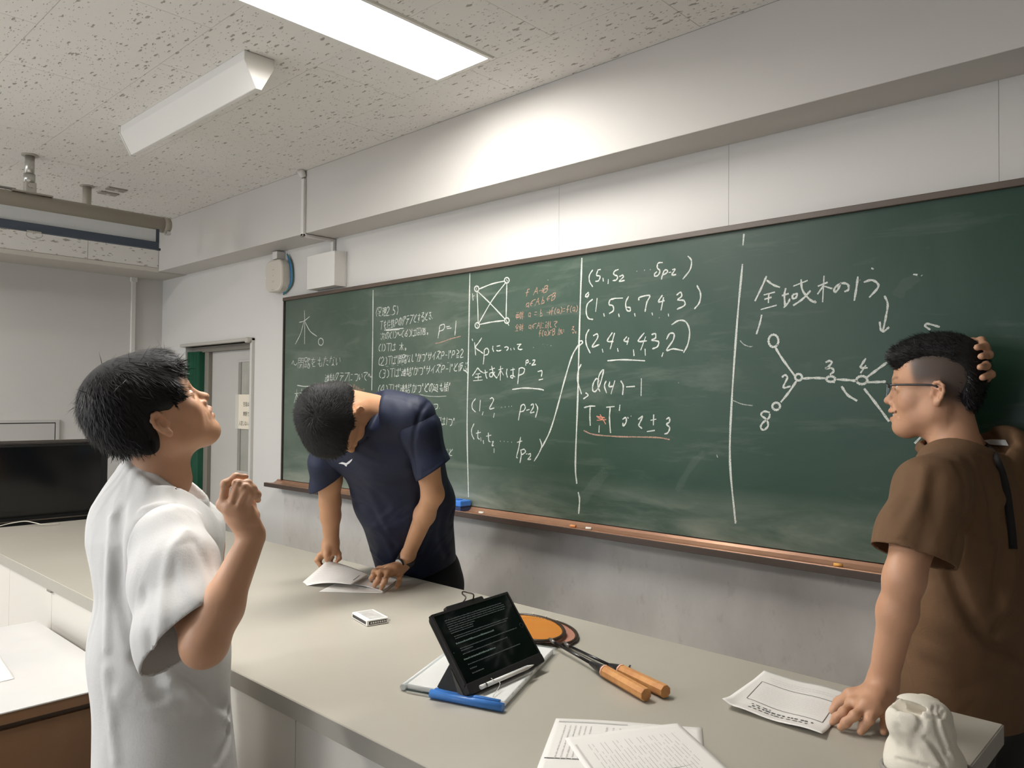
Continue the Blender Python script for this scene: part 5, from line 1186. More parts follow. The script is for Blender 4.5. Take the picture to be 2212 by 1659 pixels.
def legs(hips, feet, m_tr, parent, name='trousers', r=(.085, .070, .06), knees=None, hipd=.10, hipw=.16, u=None, waist=None, m_shoe=None):
    pts = [hips] + feet; pts = np.array(pts); lo = pts.min(0) - .22; hi = pts.max(0) + .22; lo[2] = 0; c = Clay(lo, hi, .009)
    hips = np.array(hips, float)
    c.ecap(hips + (0, 0, .0), hips + (0, 0, -.06), u, (hipw, hipd), (hipw * 1.03, hipd * 1.06), .03)
    side = nrm(u)
    for sg, ft in zip((-1, 1), feet):
        ft = np.array(ft, float); hp = hips + side * sg * hipw * .5 + (0, 0, -.06); kn = (hp + ft) / 2 + np.array(knees if knees is not None else (0, 0, 0)); an = ft + (0, 0, .09)
        c.chain([hp, kn, an], [r[0], r[1], r[2]], .03)
    V, F = c.mesh(); fast_mesh(name, smooth_mesh(V, F, 2), F, m_tr, parent)
    for sg, ft in zip((-1, 1), feet):
        fw = np.cross(side, ZUP); ft = np.array(ft, float)
        cs = Clay(ft - (.2, .2, .0), ft + (.2, .2, .12), .006); cs.ecap(ft + (0, 0, .035) - fw * .05, ft + (0, 0, .028) + fw * .13, side, (.04, .035), (.045, .028), .02); cs.cap(ft + (0, 0, .05), ft + (0, 0, .1), .045, .045, .02)
        V, F = cs.mesh(); V[:, 2] = np.maximum(V[:, 2], .001); fast_mesh('shoe', V, F, m_shoe or mat('shoe_dark', (50, 48, 46), .6), parent)
# ================================================================ PERSON 1: white T-shirt, looking up at the board
W1 = P(350, 1170, 1.57)
pw = thing('person', 'boy in an oversized white T-shirt with thick black hair, looking up with one hand raised', 'person', (W1[0], W1[1], 0))
th, yw = math.radians(37), math.radians(15)
Rw, Aw = local(350)
Fh = math.cos(yw) * Rw + math.sin(yw) * Aw; Fh = nrm(Fh * (1, 1, 0)); Fw1 = math.cos(th) * Fh + math.sin(th) * ZUP; Uw1 = -math.sin(th) * Fh + math.cos(th) * ZUP
frW = headframe(Fw1, Uw1); earW = P(357, 908, 1.53); orgW = earW + frW[:, 1] * .076
neckW = P(352, 1035, 1.60)
hc = make_head(orgW, frW, neckW, neck_r=(.052, .056))
Vh, Fh_ = hc.mesh(); Vh = smooth_mesh(Vh, Fh_, 1)
# arms
ca = Clay(P(500, 1230, 1.4) - (.30, .30, .36), P(500, 1230, 1.4) + (.30, .30, .36), .0026)
SH, EL, WR = P(372, 1180, 1.42), P(444, 1385, 1.285), P(543, 1165, 1.345)
arm(ca, SH, EL, WR, (.042, .0345, .0345, .0225)); ca.ell(EL + .012 * nrm(EL - WR), (.029,) * 3, .02)
def pz(x, y, d): return P(150 + x / 3.318, 700 + y / 3.318, d)
wr = pz(1300, 1470, 1.40)
mc_ = [P(481, 1090, 1.325), P(497, 1096, 1.318), P(514, 1100, 1.318), P(531, 1101, 1.325)]
ca.ecap(P(543, 1152, 1.345), P(517, 1110, 1.338), CR + .35 * CU, (.023, .018), (.027, .014), .012)
hand(ca, P(542, 1148, 1.345), mc_, [[mc_[0], P(487, 1046, 1.312), P(510, 1031, 1.322), P(530, 1030, 1.335)], [mc_[1], P(512, 1045, 1.305), P(535, 1045, 1.318), P(547, 1055, 1.336)],
     [mc_[2], P(529, 1055, 1.305), P(545, 1056, 1.320), P(555, 1066, 1.336)], [mc_[3], P(541, 1067, 1.312), P(554, 1069, 1.325), P(557, 1080, 1.338)]],
     [P(545, 1115, 1.375), P(540, 1090, 1.385), P(535, 1065, 1.38)], r=.0074, pr=.0115, k=.004)
for pix in ([(492, 1082), (501, 1056), (512, 1035)], [(508, 1086), (522, 1062), (535, 1050)], [(524, 1088), (536, 1070), (546, 1062)]): ca.ridge(pix, .0022, -.0035)
# left forearm showing in front of the chest
L1, L2, L3 = P(440, 1180, 1.72), P(430, 1310, 1.74), P(474, 1240, 1.66)
ca2 = Clay(L2 - (.2, .2, .25), L2 + (.25, .25, .3), .004); arm(ca2, L1, L2, L3, (.045, .04, .036, .025)); ca2.cap(L3, P(482, 1228, 1.63), .022, .014, .01)
ct_ = Clay(W1 - (.3, .3, .75), W1 + (.3, .3, .28), .006)
wdt = nrm(np.cross(ZUP, nrm(Rw * math.cos(.25) + Aw * math.sin(.25)))); 
ct_.ecap(P(348, 1130, 1.60), P(350, 1420, 1.57), wdt, (.10, .06), (.12, .075), .03)
Vb, Fb = join([(Vh, Fh_)] + [(smooth_mesh(*c.mesh(), 1), c.mesh()[1]) for c in (ca, ca2, ct_)])
body = fast_mesh('body', Vb, Fb, M_skinA, pw); paint(body, face_tint(orgW, frW, nhead=len(Vh)))
eyes(orgW, frW, pw)
# hair
hh = Clay((-.20, -.15, -.17), (.16, .15, .20), .003, frW, orgW)
hh.ell((-.016, 0, .060), (.096, .084, .087), .02); hh.ell((-.052, 0, .030), (.050, .074, .056), .03); hh.ell((-.050, 0, .004), (.033, .052, .032), .02)
hh.ell((.052, 0, .085), (.052, .070, .040), .03)
for y in (-1, 1):
    hh.ell((-.046, y * .048, -.008), (.028, .028, .038), .02); hh.ell((.020, y * .066, .050), (.040, .022, .036), .02); hh.cap((.040, y * .060, .050), (.050, y * .062, .020), .018, .008, .012)
    hh.ell((-.002, y * .098, -.014), (.034, .036, .042), .008, 'sub')
hh.ell((.118, 0, .0), (.06, .09, .055), .012, 'sub'); hh.ell((.06, 0, -.08), (.075, .09, .075), .01, 'sub')
Vq, Fq = hh.mesh(); Vq = smooth_mesh(Vq, Fq, 1); Nq = normals(Vq, Fq)
hair = fast_mesh('hair', Vq, Fq, M_hairb, pw); hair['label'] = 'thick black hair'
ql = (Vq - orgW) @ frW; crown = np.array((-.03, 0, .15)); fl = ql - crown; fl[:, 2] *= .6; fl /= np.linalg.norm(fl, axis=1)[:, None]; flw = fl @ frW.T
flw = flw * .8 + np.array((0, 0, -.22))
rejW = lambda p: (lambda q: ((np.abs(q[:, 1]) > .055) & (q[:, 0] > -.036) & (q[:, 0] < .03) & (q[:, 2] < .026) & (q[:, 2] > -.05)) | ((q[:, 0] > .035) & (q[:, 2] < .008)))((p - orgW) @ frW)
strands('hair_strands', Vq, Nq, flw, 16000, .029, .0022, M_hair, pw, lift=.075, seed=2, curl=.17, mask=(ql[:, 2] > -.018), reject=rejW)
strands('hair_strands', Vq, Nq, flw + frW[:, 2] * .4, 160, .035, .0014, M_hair, pw, lift=.14, seed=11, curl=.4, mask=(ql[:, 2] > .10))
strands('hair_strands', Vq, Nq, flw * .3 + frW[:, 0] * .6 - frW[:, 2] * .6, 500, .035, .0020, M_hair, pw, lift=.05, seed=3, curl=.22, mask=(ql[:, 0] > .07) & (ql[:, 2] > .02))
# T-shirt
M_tee = mat('white_cotton', (213, 212, 210), .85, bump=.25, bscale=220)
wrinkle(M_tee, 7, .03, .55, (1, 1, .45))
cs = Clay(P(350, 1370, 1.5) - (.36, .34, .52), P(350, 1370, 1.5) + (.36, .34, .46), .0042)
wd = wdt
cs.ecap(P(342, 1085, 1.60), P(338, 1170, 1.585), wd, (.13, .078), (.155, .108), .05)
cs.ecap(P(341, 1170, 1.585), P(346, 1400, 1.565), wd, (.155, .108), (.145, .118), .05); cs.ecap(P(346, 1400, 1.565), P(362, 1760, 1.55), wd, (.145, .118), (.150, .136), .05)
cs.cap(P(330, 1040, 1.62), P(300, 1120, 1.60), .068, .085, .05); cs.cap(P(365, 1050, 1.60), P(395, 1130, 1.62), .065, .075, .04); cs.cap(P(360, 1055, 1.60), P(352, 1080, 1.60), .068, .075, .03)
cs.cap(P(355, 1120, 1.60), P(358, 1165, 1.46), .07, .068, .05)
wd2 = nrm(P(483, 1290, 1.30) - P(325, 1447, 1.30))
cs.neckline(P(368, 1046, 1.61), P(437, 1090, 1.60) - P(302, 988, 1.63), .080, wdt + .32 * ZUP, .066)
# folds, traced on the surface
for pix, w, a in (([(385, 1140), (340, 1165), (300, 1215), (288, 1260)], .004, -.004), ([(365, 990), (380, 1060), (390, 1138)], .003, -.003),
                  ([(400, 1150), (368, 1200), (352, 1300), (352, 1375)], .010, .007), ([(352, 1375), (370, 1385), (420, 1340), (470, 1290)], .008, -.007), ([(420, 1170), (450, 1230), (470, 1285)], .008, -.005),
                  ([(243, 1120), (236, 1250), (232, 1400)], .010, .005), ([(262, 1100), (255, 1250), (268, 1330), (300, 1420)], .012, -.007), ([(300, 1420), (330, 1460), (345, 1500)], .014, -.008),
                  ([(285, 1260), (292, 1330), (315, 1440)], .008, -.009), ([(390, 1440), (430, 1480), (485, 1530)], .012, -.009), ([(400, 1490), (440, 1500), (492, 1560)], .010, .006),
                  ([(350, 1480), (390, 1480), (430, 1510)], .012, .006), ([(260, 1500), (330, 1530), (440, 1520)], .016, .004), ([(470, 1640), (492, 1600), (496, 1540)], .008, -.006), ([(230, 1450), (240, 1540), (250, 1640)], .012, .004),
                  ([(455, 1180), (462, 1300), (455, 1330)], .008, -.006), ([(310, 1100), (350, 1090), (380, 1100)], .008, .003), ([(300, 1130), (345, 1115), (380, 1120)], .006, -.003), ([(425, 1110), (440, 1160), (460, 1230)], .008, .004)):
    cs.ridge(pix, w, a * 1.5)
RS = (([(400, 1150), (368, 1200), (352, 1300), (352, 1375)], .010, .006), ([(352, 1375), (370, 1385), (420, 1340), (470, 1290)], .007, -.006), ([(420, 1170), (450, 1230), (470, 1285)], .008, -.005), ([(310, 1280), (320, 1350), (330, 1430)], .010, -.004), ([(318, 1425), (360, 1405), (395, 1385)], .0025, -.0018), ([(390, 1190), (400, 1260), (440, 1320)], .008, .003), ([(402, 1368), (440, 1330), (470, 1285)], .003, -.002))
nkc = P(352, 1010, 1.60); nkn = nrm((neckW - orgW) * -1 + frW[:, 0] * .0)
pA1, pA2 = P(300, 988, 1.66), P(437, 1088, 1.58)
nn1 = nrm(np.cross(pA2 - pA1, CF + .15 * CR)); nn1 = nn1 if nn1[2] > 0 else -nn1
cpt = (pA1 + pA2) / 2
cuffn = nrm(P(412, 1410, 1.30) - P(366, 1165, 1.38)); cuffn = nrm(cuffn - (cuffn @ wd2) * wd2)
pcu = (P(325, 1447, 1.30) + P(483, 1290, 1.30)) / 2
tee = garment('t_shirt', cs, M_tee, pw, [(P(360, 1740, 1.55), -ZUP, P(360, 1840, 1.55), .30)], .0045)
sleeve(tee, M_tee, [(P(358, 1165, 1.44), (.072, .060)), (P(376, 1240, 1.385), (.082, .058)), (P(398, 1355, 1.315), (.088, .056)), (P(410, 1405, 1.305), (.089, .056))], wd2, pcu, cuffn, ridges=RS)
legs(W1 * (1, 1, 0) + (0, 0, .88), [W1 * (1, 1, 0) + wdt * .1 - .04 * Fh, W1 * (1, 1, 0) - wdt * .1], mat('trousers_dark', (40, 42, 48), .8), pw, u=wdt, hipw=.12, hipd=.085)
# ================================================================ PERSON 2: navy shirt, bent over the counter
dB = 2.33
R2, A2 = local(715)
F2 = nrm(.30 * R2 - .94 * ZUP + .15 * A2)
U2 = nrm(-.55 * R2 - .25 * ZUP - .79 * A2)
fr2 = headframe(F2, U2)
ear2 = P(775, 897, 2.31); org2 = ear2 - fr2[:, 1] * .078
neck2 = P(812, 893, 2.44)
hip2 = P(915, 1215, 2.86)
pb = thing('person', 'boy in a navy T-shirt bending over the counter and reading a sheet of paper', 'person', (hip2[0], hip2[1], 0))
hc2 = make_head(org2, fr2, neck2, neck_r=(.054, .058), closed=True, h=.0024)
V1, F1 = hc2.mesh(); V1 = smooth_mesh(V1, F1, 1)
def pk(x, y, d): return P(620 + x / 5.82, 1150 + y / 5.82, d)
# left arm (photo right) with the watch
lS, lE, lW = P(905, 915, 2.36), P(935, 1068, 2.42), P(882, 1198, 2.60)
c2 = Clay(P(890, 1080, 2.5) - (.28, .28, .34), P(890, 1080, 2.5) + (.28, .28, .34), .003)
arm(c2, lS, lE, lW, (.042, .0325, .0315, .0235))
def pt(x, y, z): return onz(620 + x / 5.82, 1150 + y / 5.82, z)
zt_ = .912
m2 = [pt(1105, 500, .945), pt(1180, 510, .949), pt(1265, 520, .947), pt(1420, 520, .937)]
wl = pt(1475, 395, .962)
hand(c2, wl, m2, [[m2[0], pt(1085, 545, .938), pt(1065, 575, .925), pt(1055, 602, zt_)], [m2[1], pt(1150, 585, .940), pt(1115, 640, .926), pt(1097, 680, zt_)],
     [m2[2], pt(1230, 610, .937), pt(1200, 665, .924), pt(1182, 705, zt_ - .003)], [m2[3], pt(1412, 600, .925), pt(1395, 660, .914), pt(1380, 700, .908)]],
     [pt(1160, 470, .925), pt(1100, 520, .915), pt(1085, 560, .912)], r=.0086, pr=.0125)
c2.cap(lW, wl, .024, .022, .012)
# right arm (photo left)
rS, rE, rW = P(708, 985, 2.52), P(713, 1085, 2.60), P(716, 1172, 2.66)
c3 = Clay(P(710, 1100, 2.6) - (.22, .22, .32), P(710, 1100, 2.6) + (.22, .22, .32), .003)
arm(c3, rS, rE, rW, (.042, .0335, .0315, .025))
m3 = [pk(470, 235, 2.66), pk(510, 250, 2.65), pk(575, 245, 2.65), pk(620, 235, 2.66)]
hand(c3, pk(540, 110, 2.66), m3, [[m3[0], pk(410, 290, 2.66), pk(375, 350, 2.66), pk(415, 425, 2.655)], [m3[1], pk(440, 300, 2.67), pk(400, 370, 2.68), pk(450, 430, 2.67)],
     [m3[2], pk(560, 310, 2.68), pk(540, 370, 2.68), pk(560, 400, 2.67)], [m3[3], pk(650, 270, 2.66), pk(655, 325, 2.65), pk(625, 365, 2.64)]], [pk(500, 200, 2.64), pk(500, 280, 2.63), pk(500, 345, 2.635)], r=.0086, pr=.0125)
c3.cap(rW, pk(540, 140, 2.66), .025, .026, .012)
wd_b = nrm(P(915, 905, 2.34) - P(715, 985, 2.52))                      # shoulder line
up_b = nrm(P(835, 930, 2.42) - hip2)
cb_ = Clay(P(860, 1050, 2.6) - (.42, .42, .5), P(860, 1050, 2.6) + (.42, .42, .5), .007)
cb_.ecap(P(835, 965, 2.50), hip2, wd_b, (.11, .06), (.12, .08), .03)
parts = [(V1, F1)]
for c in (c2, c3, cb_): v, f = c.mesh(); parts.append((smooth_mesh(v, f, 1), f))
Vb, Fb = join(parts); body2 = fast_mesh('body', Vb, Fb, M_skinB, pb); paint(body2, face_tint(org2, fr2, closed=True, nhead=len(V1)))
# hair
h2 = Clay((-.17, -.13, -.15), (.16, .13, .19), .003, fr2, org2)
h2.ell((-.020, 0, .055), (.102, .083, .088), .02); h2.ell((.040, 0, .080), (.050, .068, .038), .03); h2.ell((-.065, 0, -.015), (.045, .062, .055), .03)
h2.ell((.118, 0, .002), (.062, .09, .064), .012, 'sub'); h2.ell((.05, 0, -.085), (.075, .09, .07), .012, 'sub')
for y in (-1, 1): h2.ell((.088, y * .088, .025), (.058, .045, .062), .012, 'sub')
for y in (-1, 1): h2.ell((-.004, y * .100, -.010), (.028, .030, .034), .008, 'sub')
Vq, Fq = h2.mesh(); Vq = smooth_mesh(Vq, Fq, 1); Nq = normals(Vq, Fq); ha = fast_mesh('hair', Vq, Fq, M_hairb, pb); ha['label'] = 'short black hair with a crown whorl'
ql = (Vq - org2) @ fr2; fl = ql - np.array((-.045, .02, .12)); fl /= np.linalg.norm(fl, axis=1)[:, None] + 1e-9; sw = np.cross(np.array((0, 0, 1.)), fl) * .35
strands('hair_strands', Vq, Nq, (fl + sw) @ fr2.T, 15000, .021, .0019, M_hair, pb, lift=.12, seed=5, curl=.22, seg=4, reject=lambda p: (lambda q: ((np.abs(q[:, 1]) > .055) & (q[:, 0] > -.034) & (q[:, 0] < .03) & (q[:, 2] < .018) & (q[:, 2] > -.05)) | ((q[:, 0] > .040) & (q[:, 2] < .060)) | ((q[:, 0] > .030) & (np.abs(q[:, 1]) > .060) & (q[:, 2] < .075)))((p - org2) @ fr2))
# shirt
M_navy_s = mat('navy_jersey', (15, 25, 50), .62, var=.12, vscale=5, bump=.15, bscale=400, spec=.4)
wrinkle(M_navy_s, 6, .03, .5)
s2 = Clay(P(860, 1040, 2.6) - (.46, .46, .50), P(860, 1040, 2.6) + (.46, .46, .42), .0048)
s2.ecap(P(812, 905, 2.44), P(838, 965, 2.48), wd_b, (.12, .075), (.175, .105), .05)
s2.ecap(P(838, 965, 2.48), P(872, 1080, 2.63), wd_b, (.175, .105), (.165, .115), .05); s2.ecap(P(872, 1080, 2.63), P(901, 1235, 2.86), wd_b, (.165, .115), (.148, .108), .05)
s2.cap(P(815, 890, 2.42), P(895, 900, 2.36), .068, .066, .05); s2.cap(P(800, 905, 2.45), P(715, 975, 2.52), .068, .058, .05)
wc2 = nrm(P(962, 1000, 2.34) - P(912, 1032, 2.36)); wc3 = nrm(P(713, 1040, 2.53) - P(685, 1056, 2.53))
s2.neckline(P(782, 903, 2.43), P(768, 962, 2.36) - P(793, 850, 2.50), .078, wd_b, .066)
for pix, w, a in (([(925, 868), (905, 900), (893, 960), (902, 1025)], .006, -.006), ([(935, 905), (945, 950), (955, 985)], .008, .003), ([(893, 1000), (910, 1080), (880, 1180), (840, 1240)], .014, -.006), ([(905, 1040), (925, 1120), (905, 1190)], .012, .006),
                  ([(745, 1080), (800, 1100), (850, 1180)], .014, -.005), ([(790, 1180), (840, 1220), (880, 1235)], .012, .005), ([(800, 1060), (830, 1130), (850, 1200)], .016, .005), ([(960, 1100), (950, 1160), (965, 1200)], .012, -.006),
                  ([(835, 858), (860, 862), (885, 870), (910, 885)], .003, -.003), ([(818, 860), (815, 890), (800, 920)], .004, -.003), ([(980, 1100), (970, 1130), (985, 1140)], .008, -.006), ([(760, 1010), (820, 1010), (880, 1000)], .02, -.004)):
    s2.ridge(pix, w, a)
nb1, nb2 = P(806, 852, 2.48), P(786, 955, 2.36)
ncol = nrm(np.cross(nb2 - nb1, CF * .8 - CR * .2)); ncol = ncol if ncol @ (org2 - neck2) > 0 else -ncol
print('ncol', ncol, nrm(org2 - neck2))
cn = (nb1 + nb2) / 2
c_l = (P(962, 1000, 2.34) + P(912, 1032, 2.36)) / 2; nl_ = nrm(P(938, 1025, 2.37) - P(902, 905, 2.35)); nl_ = nrm(nl_ - (nl_ @ wc2) * wc2)
c_r = (P(713, 1040, 2.53) + P(685, 1056, 2.53)) / 2; nr_ = nrm(P(702, 1062, 2.55) - P(708, 980, 2.52)); nr_ = nrm(nr_ - (nr_ @ wc3) * wc3)
hm1, hm2 = P(884, 1252, 2.8), P(974, 1206, 2.86); nh = nrm(np.cross(hm2 - hm1, CF)); nh = nh if nh[2] < 0 else -nh
ts2 = garment('t_shirt', s2, M_navy_s, pb, [((hm1 + hm2) / 2, nh, (hm1 + hm2) / 2 + nh * .10, .26)], .004)
sleeve(ts2, M_navy_s, [(P(893, 912, 2.38), (.060, .056)), (P(906, 928, 2.36), (.062, .057)), (P(936, 1015, 2.37), (.053, .050)), (P(941, 1035, 2.375), (.052, .049))], wc2, c_l, nl_, ridges=(([(925, 868), (905, 900), (893, 960), (902, 1025)], .006, -.004), ([(940, 910), (950, 960), (958, 990)], .008, .003), ([(912, 1022), (935, 1010), (960, 990)], .0025, -.0015)))
sleeve(ts2, M_navy_s, [(P(716, 972, 2.52), (.060, .056)), (P(706, 1000, 2.525), (.054, .052)), (P(701, 1055, 2.55), (.043, .046)), (P(700, 1075, 2.55), (.042, .046))], wc3, c_r, nr_)
# chest mark: small bird-like tick logo
lg = [(435, 667), (462, 657), (483, 668), (500, 660), (522, 641), (536, 633), (530, 648), (512, 668), (497, 676), (494, 690), (484, 686), (476, 676), (455, 670)]
pl = [s2.hit(600 + x / 3.318, 800 + y / 3.318, lift=.0035) for x, y in lg]
if all(p is not None for p in pl):
    cc = np.mean(pl, 0); V = [cc] + pl; meshobj('chest_logo', V, [(0, i, i % len(pl) + 1) for i in range(1, len(pl) + 1)], mat('logo_white', (222, 224, 226), .6), pb, label='white bird-like tick logo')
legs(hip2 * (1, 1, 0) + (.0, .0, .90), [hip2 * (1, 1, 0) - wd_b * (1, 1, 0) * .1, hip2 * (1, 1, 0) + wd_b * (1, 1, 0) * .1], mat('trousers_black', (22, 23, 27), .8), pb, u=nrm(wd_b * (1, 1, 0)), hipw=.145, hipd=.10)
# wristwatch
wa = lW * .5 + wl * .5; axw = nrm(wl - lE)
wt = tube('wristwatch', [wa - axw * .008, wa + axw * .008], .0300, mat('watch_strap_black', (52, 50, 50), .4), pb, seg=24)
toc = nrm(EYE - wa); nd = nrm(toc - (toc @ axw) * axw - .1 * CR + .45 * CU); nd = nrm(nd - (nd @ axw) * axw); dc = wa + nd * .0292
tube('watch_case', [dc, dc + nd * .006], .0185, mat('watch_case_dark', (60, 60, 62), .25, metal=.6), wt, seg=24); tube('watch_face', [dc + nd * .0055, dc + nd * .0066], .0155, mat('watch_face_grey', (172, 178, 178), .3), wt, seg=24)
sd = nrm(np.cross(nd, axw)); mw = mat('watch_hand_pale', (240, 222, 200), .4)
tube('watch_hand', [dc + nd * .007, dc + nd * .007 - axw * .012], .001, mw, wt, seg=6); tube('watch_hand', [dc + nd * .007, dc + nd * .007 + sd * .004 - axw * .002, dc + nd * .007 + sd * .006], .0016, mw, wt, seg=6)
# the stapled sheets he is holding
A0, A1 = onz(636, 1275, .9012), onz(828, 1283, .9012)
def curl(name, c, label, n=26, seed=0, m=M_paper):
    """bilinear patch through 4 world corners with an arched belly: c=[p00,p10,p11,p01]"""
    c = [np.array(q, float) for q in c[:4]] + list(c[4:]); arch = c[4] if len(c) > 4 else .0
    V = []
    for j in range(n + 1):
        for i in range(n + 1):
            s_, t_ = i / n, j / n; q = (c[0] * (1 - s_) + c[1] * s_) * (1 - t_) + (c[3] * (1 - s_) + c[2] * s_) * t_
            q = q + (0, 0, arch * math.sin(math.pi * s_) * (1 - t_ * .6)); V.append(q)
    F = [(j * (n + 1) + i, j * (n + 1) + i + 1, (j + 1) * (n + 1) + i + 1, (j + 1) * (n + 1) + i) for j in range(n) for i in range(n)]
    o = meshobj(name, V, F, m, None, True); md = o.modifiers.new('thickness', 'SOLIDIFY'); md.thickness = .0005; md.offset = 0
    if label: setp(o, label, 'paper')
    return o, (lambda s_, t_, dz=0: (c[0] * (1 - s_) + c[1] * s_) * (1 - t_) + (c[3] * (1 - s_) + c[2] * s_) * t_ + np.array((0, 0, arch * math.sin(math.pi * s_) * (1 - t_ * .6) + dz)))
c00, c10, c11, c01 = pk(95, 715, 2.56), pt(810, 655, .925), pt(1030, 530, .915), pk(505, 355, 2.665)
pp1, atp = curl('paper', [c00, c10, c11, c01, .012], 'lifted printed sheet held up at one corner by the boy in navy')
textrows(atp, pp1, [(.12, .85, .15 + .07 * k, .010) for k in range(10)], M_print, seed=12, dz=.0012)
rectline(atp, pp1, [(.93, .30), (.90, .72)], .012, M_print2, dz=.0014)
pp2, _ = curl('paper', [pt(790, 650, .9035), pt(1205, 745, .9025), pt(1400, 590, .9025), pt(1090, 520, .904), .004], 'white sheet flattened under the left hand of the boy in navy')
pp3, _ = curl('paper', [pt(400, 745, .9012), pt(1210, 765, .9012), pt(1385, 625, .9012), pt(700, 600, .9012), 0.], 'flat bottom sheet lying beneath the lifted one on the counter')
# ================================================================ PERSON 3: brown T-shirt, glasses, leaning on the counter
t3, y3 = math.radians(2), math.radians(8)
R3, A3 = local(2030)
Fh3 = nrm((-math.cos(y3) * R3 + math.sin(y3) * A3) * (1, 1, 0)); F3 = math.cos(t3) * Fh3 + math.sin(t3) * ZUP; U3 = -math.sin(t3) * Fh3 + math.cos(t3) * ZUP
fr3 = headframe(F3, U3); ear3 = P(2014, 848, 1.78); org3 = ear3 - fr3[:, 1] * .078
neck3 = P(2066, 985, 1.80)
B0 = P(2090, 1130, 1.68)
pr3 = thing('person', 'smiling boy in a brown T-shirt and glasses, leaning one hand on the counter', 'person', (B0[0], B0[1] + .06, 0))
hc3 = make_head(org3, fr3, neck3, smile=True, neck_r=(.049, .058))
V1, F1 = hc3.mesh(); V1 = smooth_mesh(V1, F1, 1)
def qz(x, y, z): return onz(1700 + x / 3.26, 1150 + y / 3.26, z)
c4 = Clay(P(1930, 1350, 1.48) - (.26, .26, .36), P(1930, 1350, 1.48) + (.26, .26, .40), .0027)
S3, E3, W3 = P(2000, 1060, 1.52), P(1953, 1250, 1.44), P(1908, 1468, 1.49)
arm(c4, S3, E3, W3, (.042, .0335, .0325, .0255))
hw = qz(670, 1090, .962)
m4 = [qz(455, 1205, .940), qz(545, 1225, .945), qz(625, 1240, .943), qz(705, 1235, .936)]
tz0 = .9085
hand(c4, hw, m4, [[m4[0], qz(400, 1265, .931), qz(350, 1305, .918), qz(322, 1337, tz0)], [m4[1], qz(475, 1290, .934), qz(415, 1340, .920), qz(378, 1374, tz0)],
     [m4[2], qz(580, 1320, .930), qz(540, 1365, .917), qz(517, 1405, tz0)], [m4[3], qz(698, 1305, .925), qz(690, 1360, .914), qz(679, 1405, tz0)]],
     [qz(450, 1150, .945), qz(370, 1200, .925), qz(328, 1255, .912)], r=.0088, pr=.0130)
c4.cap(W3, hw, .0255, .025, .012); c4.cap(hw, (np.array(m4[1]) + m4[2]) / 2, .021, .012, .02)
# raised right arm behind the head; fingers wrap the back of the head
def qh(x, y, d): return P(1750 + x / 2.911, 680 + y / 2.911, d)
c5 = Clay(P(2080, 860, 1.86) - (.26, .26, .24), P(2080, 860, 1.86) + (.30, .30, .26), .003)
S5, E5, W5 = P(2135, 1015, 1.82), P(2030, 890, 1.90), P(2075, 830, 1.87)
arm(c5, S5, E5, W5, (.034, .034, .032, .026))
m5 = [qh(1020, 175, 1.840), qh(1030, 235, 1.840), qh(1035, 300, 1.840), qh(1030, 380, 1.830)]
hand(c5, W5, m5, [[m5[0], qh(1075, 165, 1.800), qh(1095, 195, 1.760), qh(1050, 205, 1.740)], [m5[1], qh(1105, 215, 1.800), qh(1122, 250, 1.750), qh(1075, 262, 1.730)],
     [m5[2], qh(1095, 290, 1.800), qh(1105, 320, 1.750), qh(1070, 330, 1.730)], [m5[3], qh(1110, 345, 1.800), qh(1135, 375, 1.760), qh(1085, 395, 1.740)]], [qh(1040, 420, 1.860), qh(1080, 420, 1.820), qh(1110, 400, 1.780)], r=.0098, pr=.013)
Fb3 = nrm((-math.cos(.45) * R3 + math.sin(.45) * A3) * (1, 1, 0)); wd3 = np.cross(ZUP, Fb3)
c6 = Clay(P(2090, 1250, 1.62) - (.36, .36, .5), P(2090, 1250, 1.62) + (.36, .36, .4), .007)
c6.ecap(P(2078, 1075, 1.76), P(2090, 1400, 1.73), wd3, (.10, .06), (.12, .08), .03)
parts = [(V1, F1)]
for c in (c4, c5, c6): v, f = c.mesh(); parts.append((smooth_mesh(v, f, 1), f))
def fade(q, T, inh):
    # clipped sides: scalp hair showing as a grey-brown stubble band
    z0 = .012 + .02 * np.clip(q[:, 0] / .05, -1, 1) ; a = 1 / (1 + np.exp(-(q[:, 2] - (np.where(q[:, 0] < -.015, -.030 + .35 * (q[:, 0] + .06), .018))) / .006))
    b = 1 / (1 + np.exp((q[:, 0] - (.042 + .25 * np.clip(q[:, 2] - .03, -1, 1))) / .003)); w = (a * b * inh * (np.sqrt((q[:, 1] / .083) ** 2) > .0) * (1 - (np.abs(q[:, 1]) > .079) * (q[:, 2] < .034) * (q[:, 0] > -.04)))[:, None]
    return T * (1 - w * .93) + np.array((.10, .15, .22)) * w * .93
Vb, Fb = join(parts); body3 = fast_mesh('body', Vb, Fb, M_skinC, pr3); paint(body3, face_tint(org3, fr3, stubble=fade, nhead=len(V1))); eyes(org3, fr3, pr3)
# teeth
tp_ = [org3 + fr3 @ np.array(q) for q in ((.079, -.022, -.0535), (.089, -.012, -.0555), (.0915, 0, -.0560), (.089, .012, -.0555), (.079, .022, -.0535))]
tube('teeth', catmull(tp_, 4), [(.0040, .0022)] * 17, mat('teeth_white', (232, 226, 214), .25), pr3, seg=8, ang0=.0)
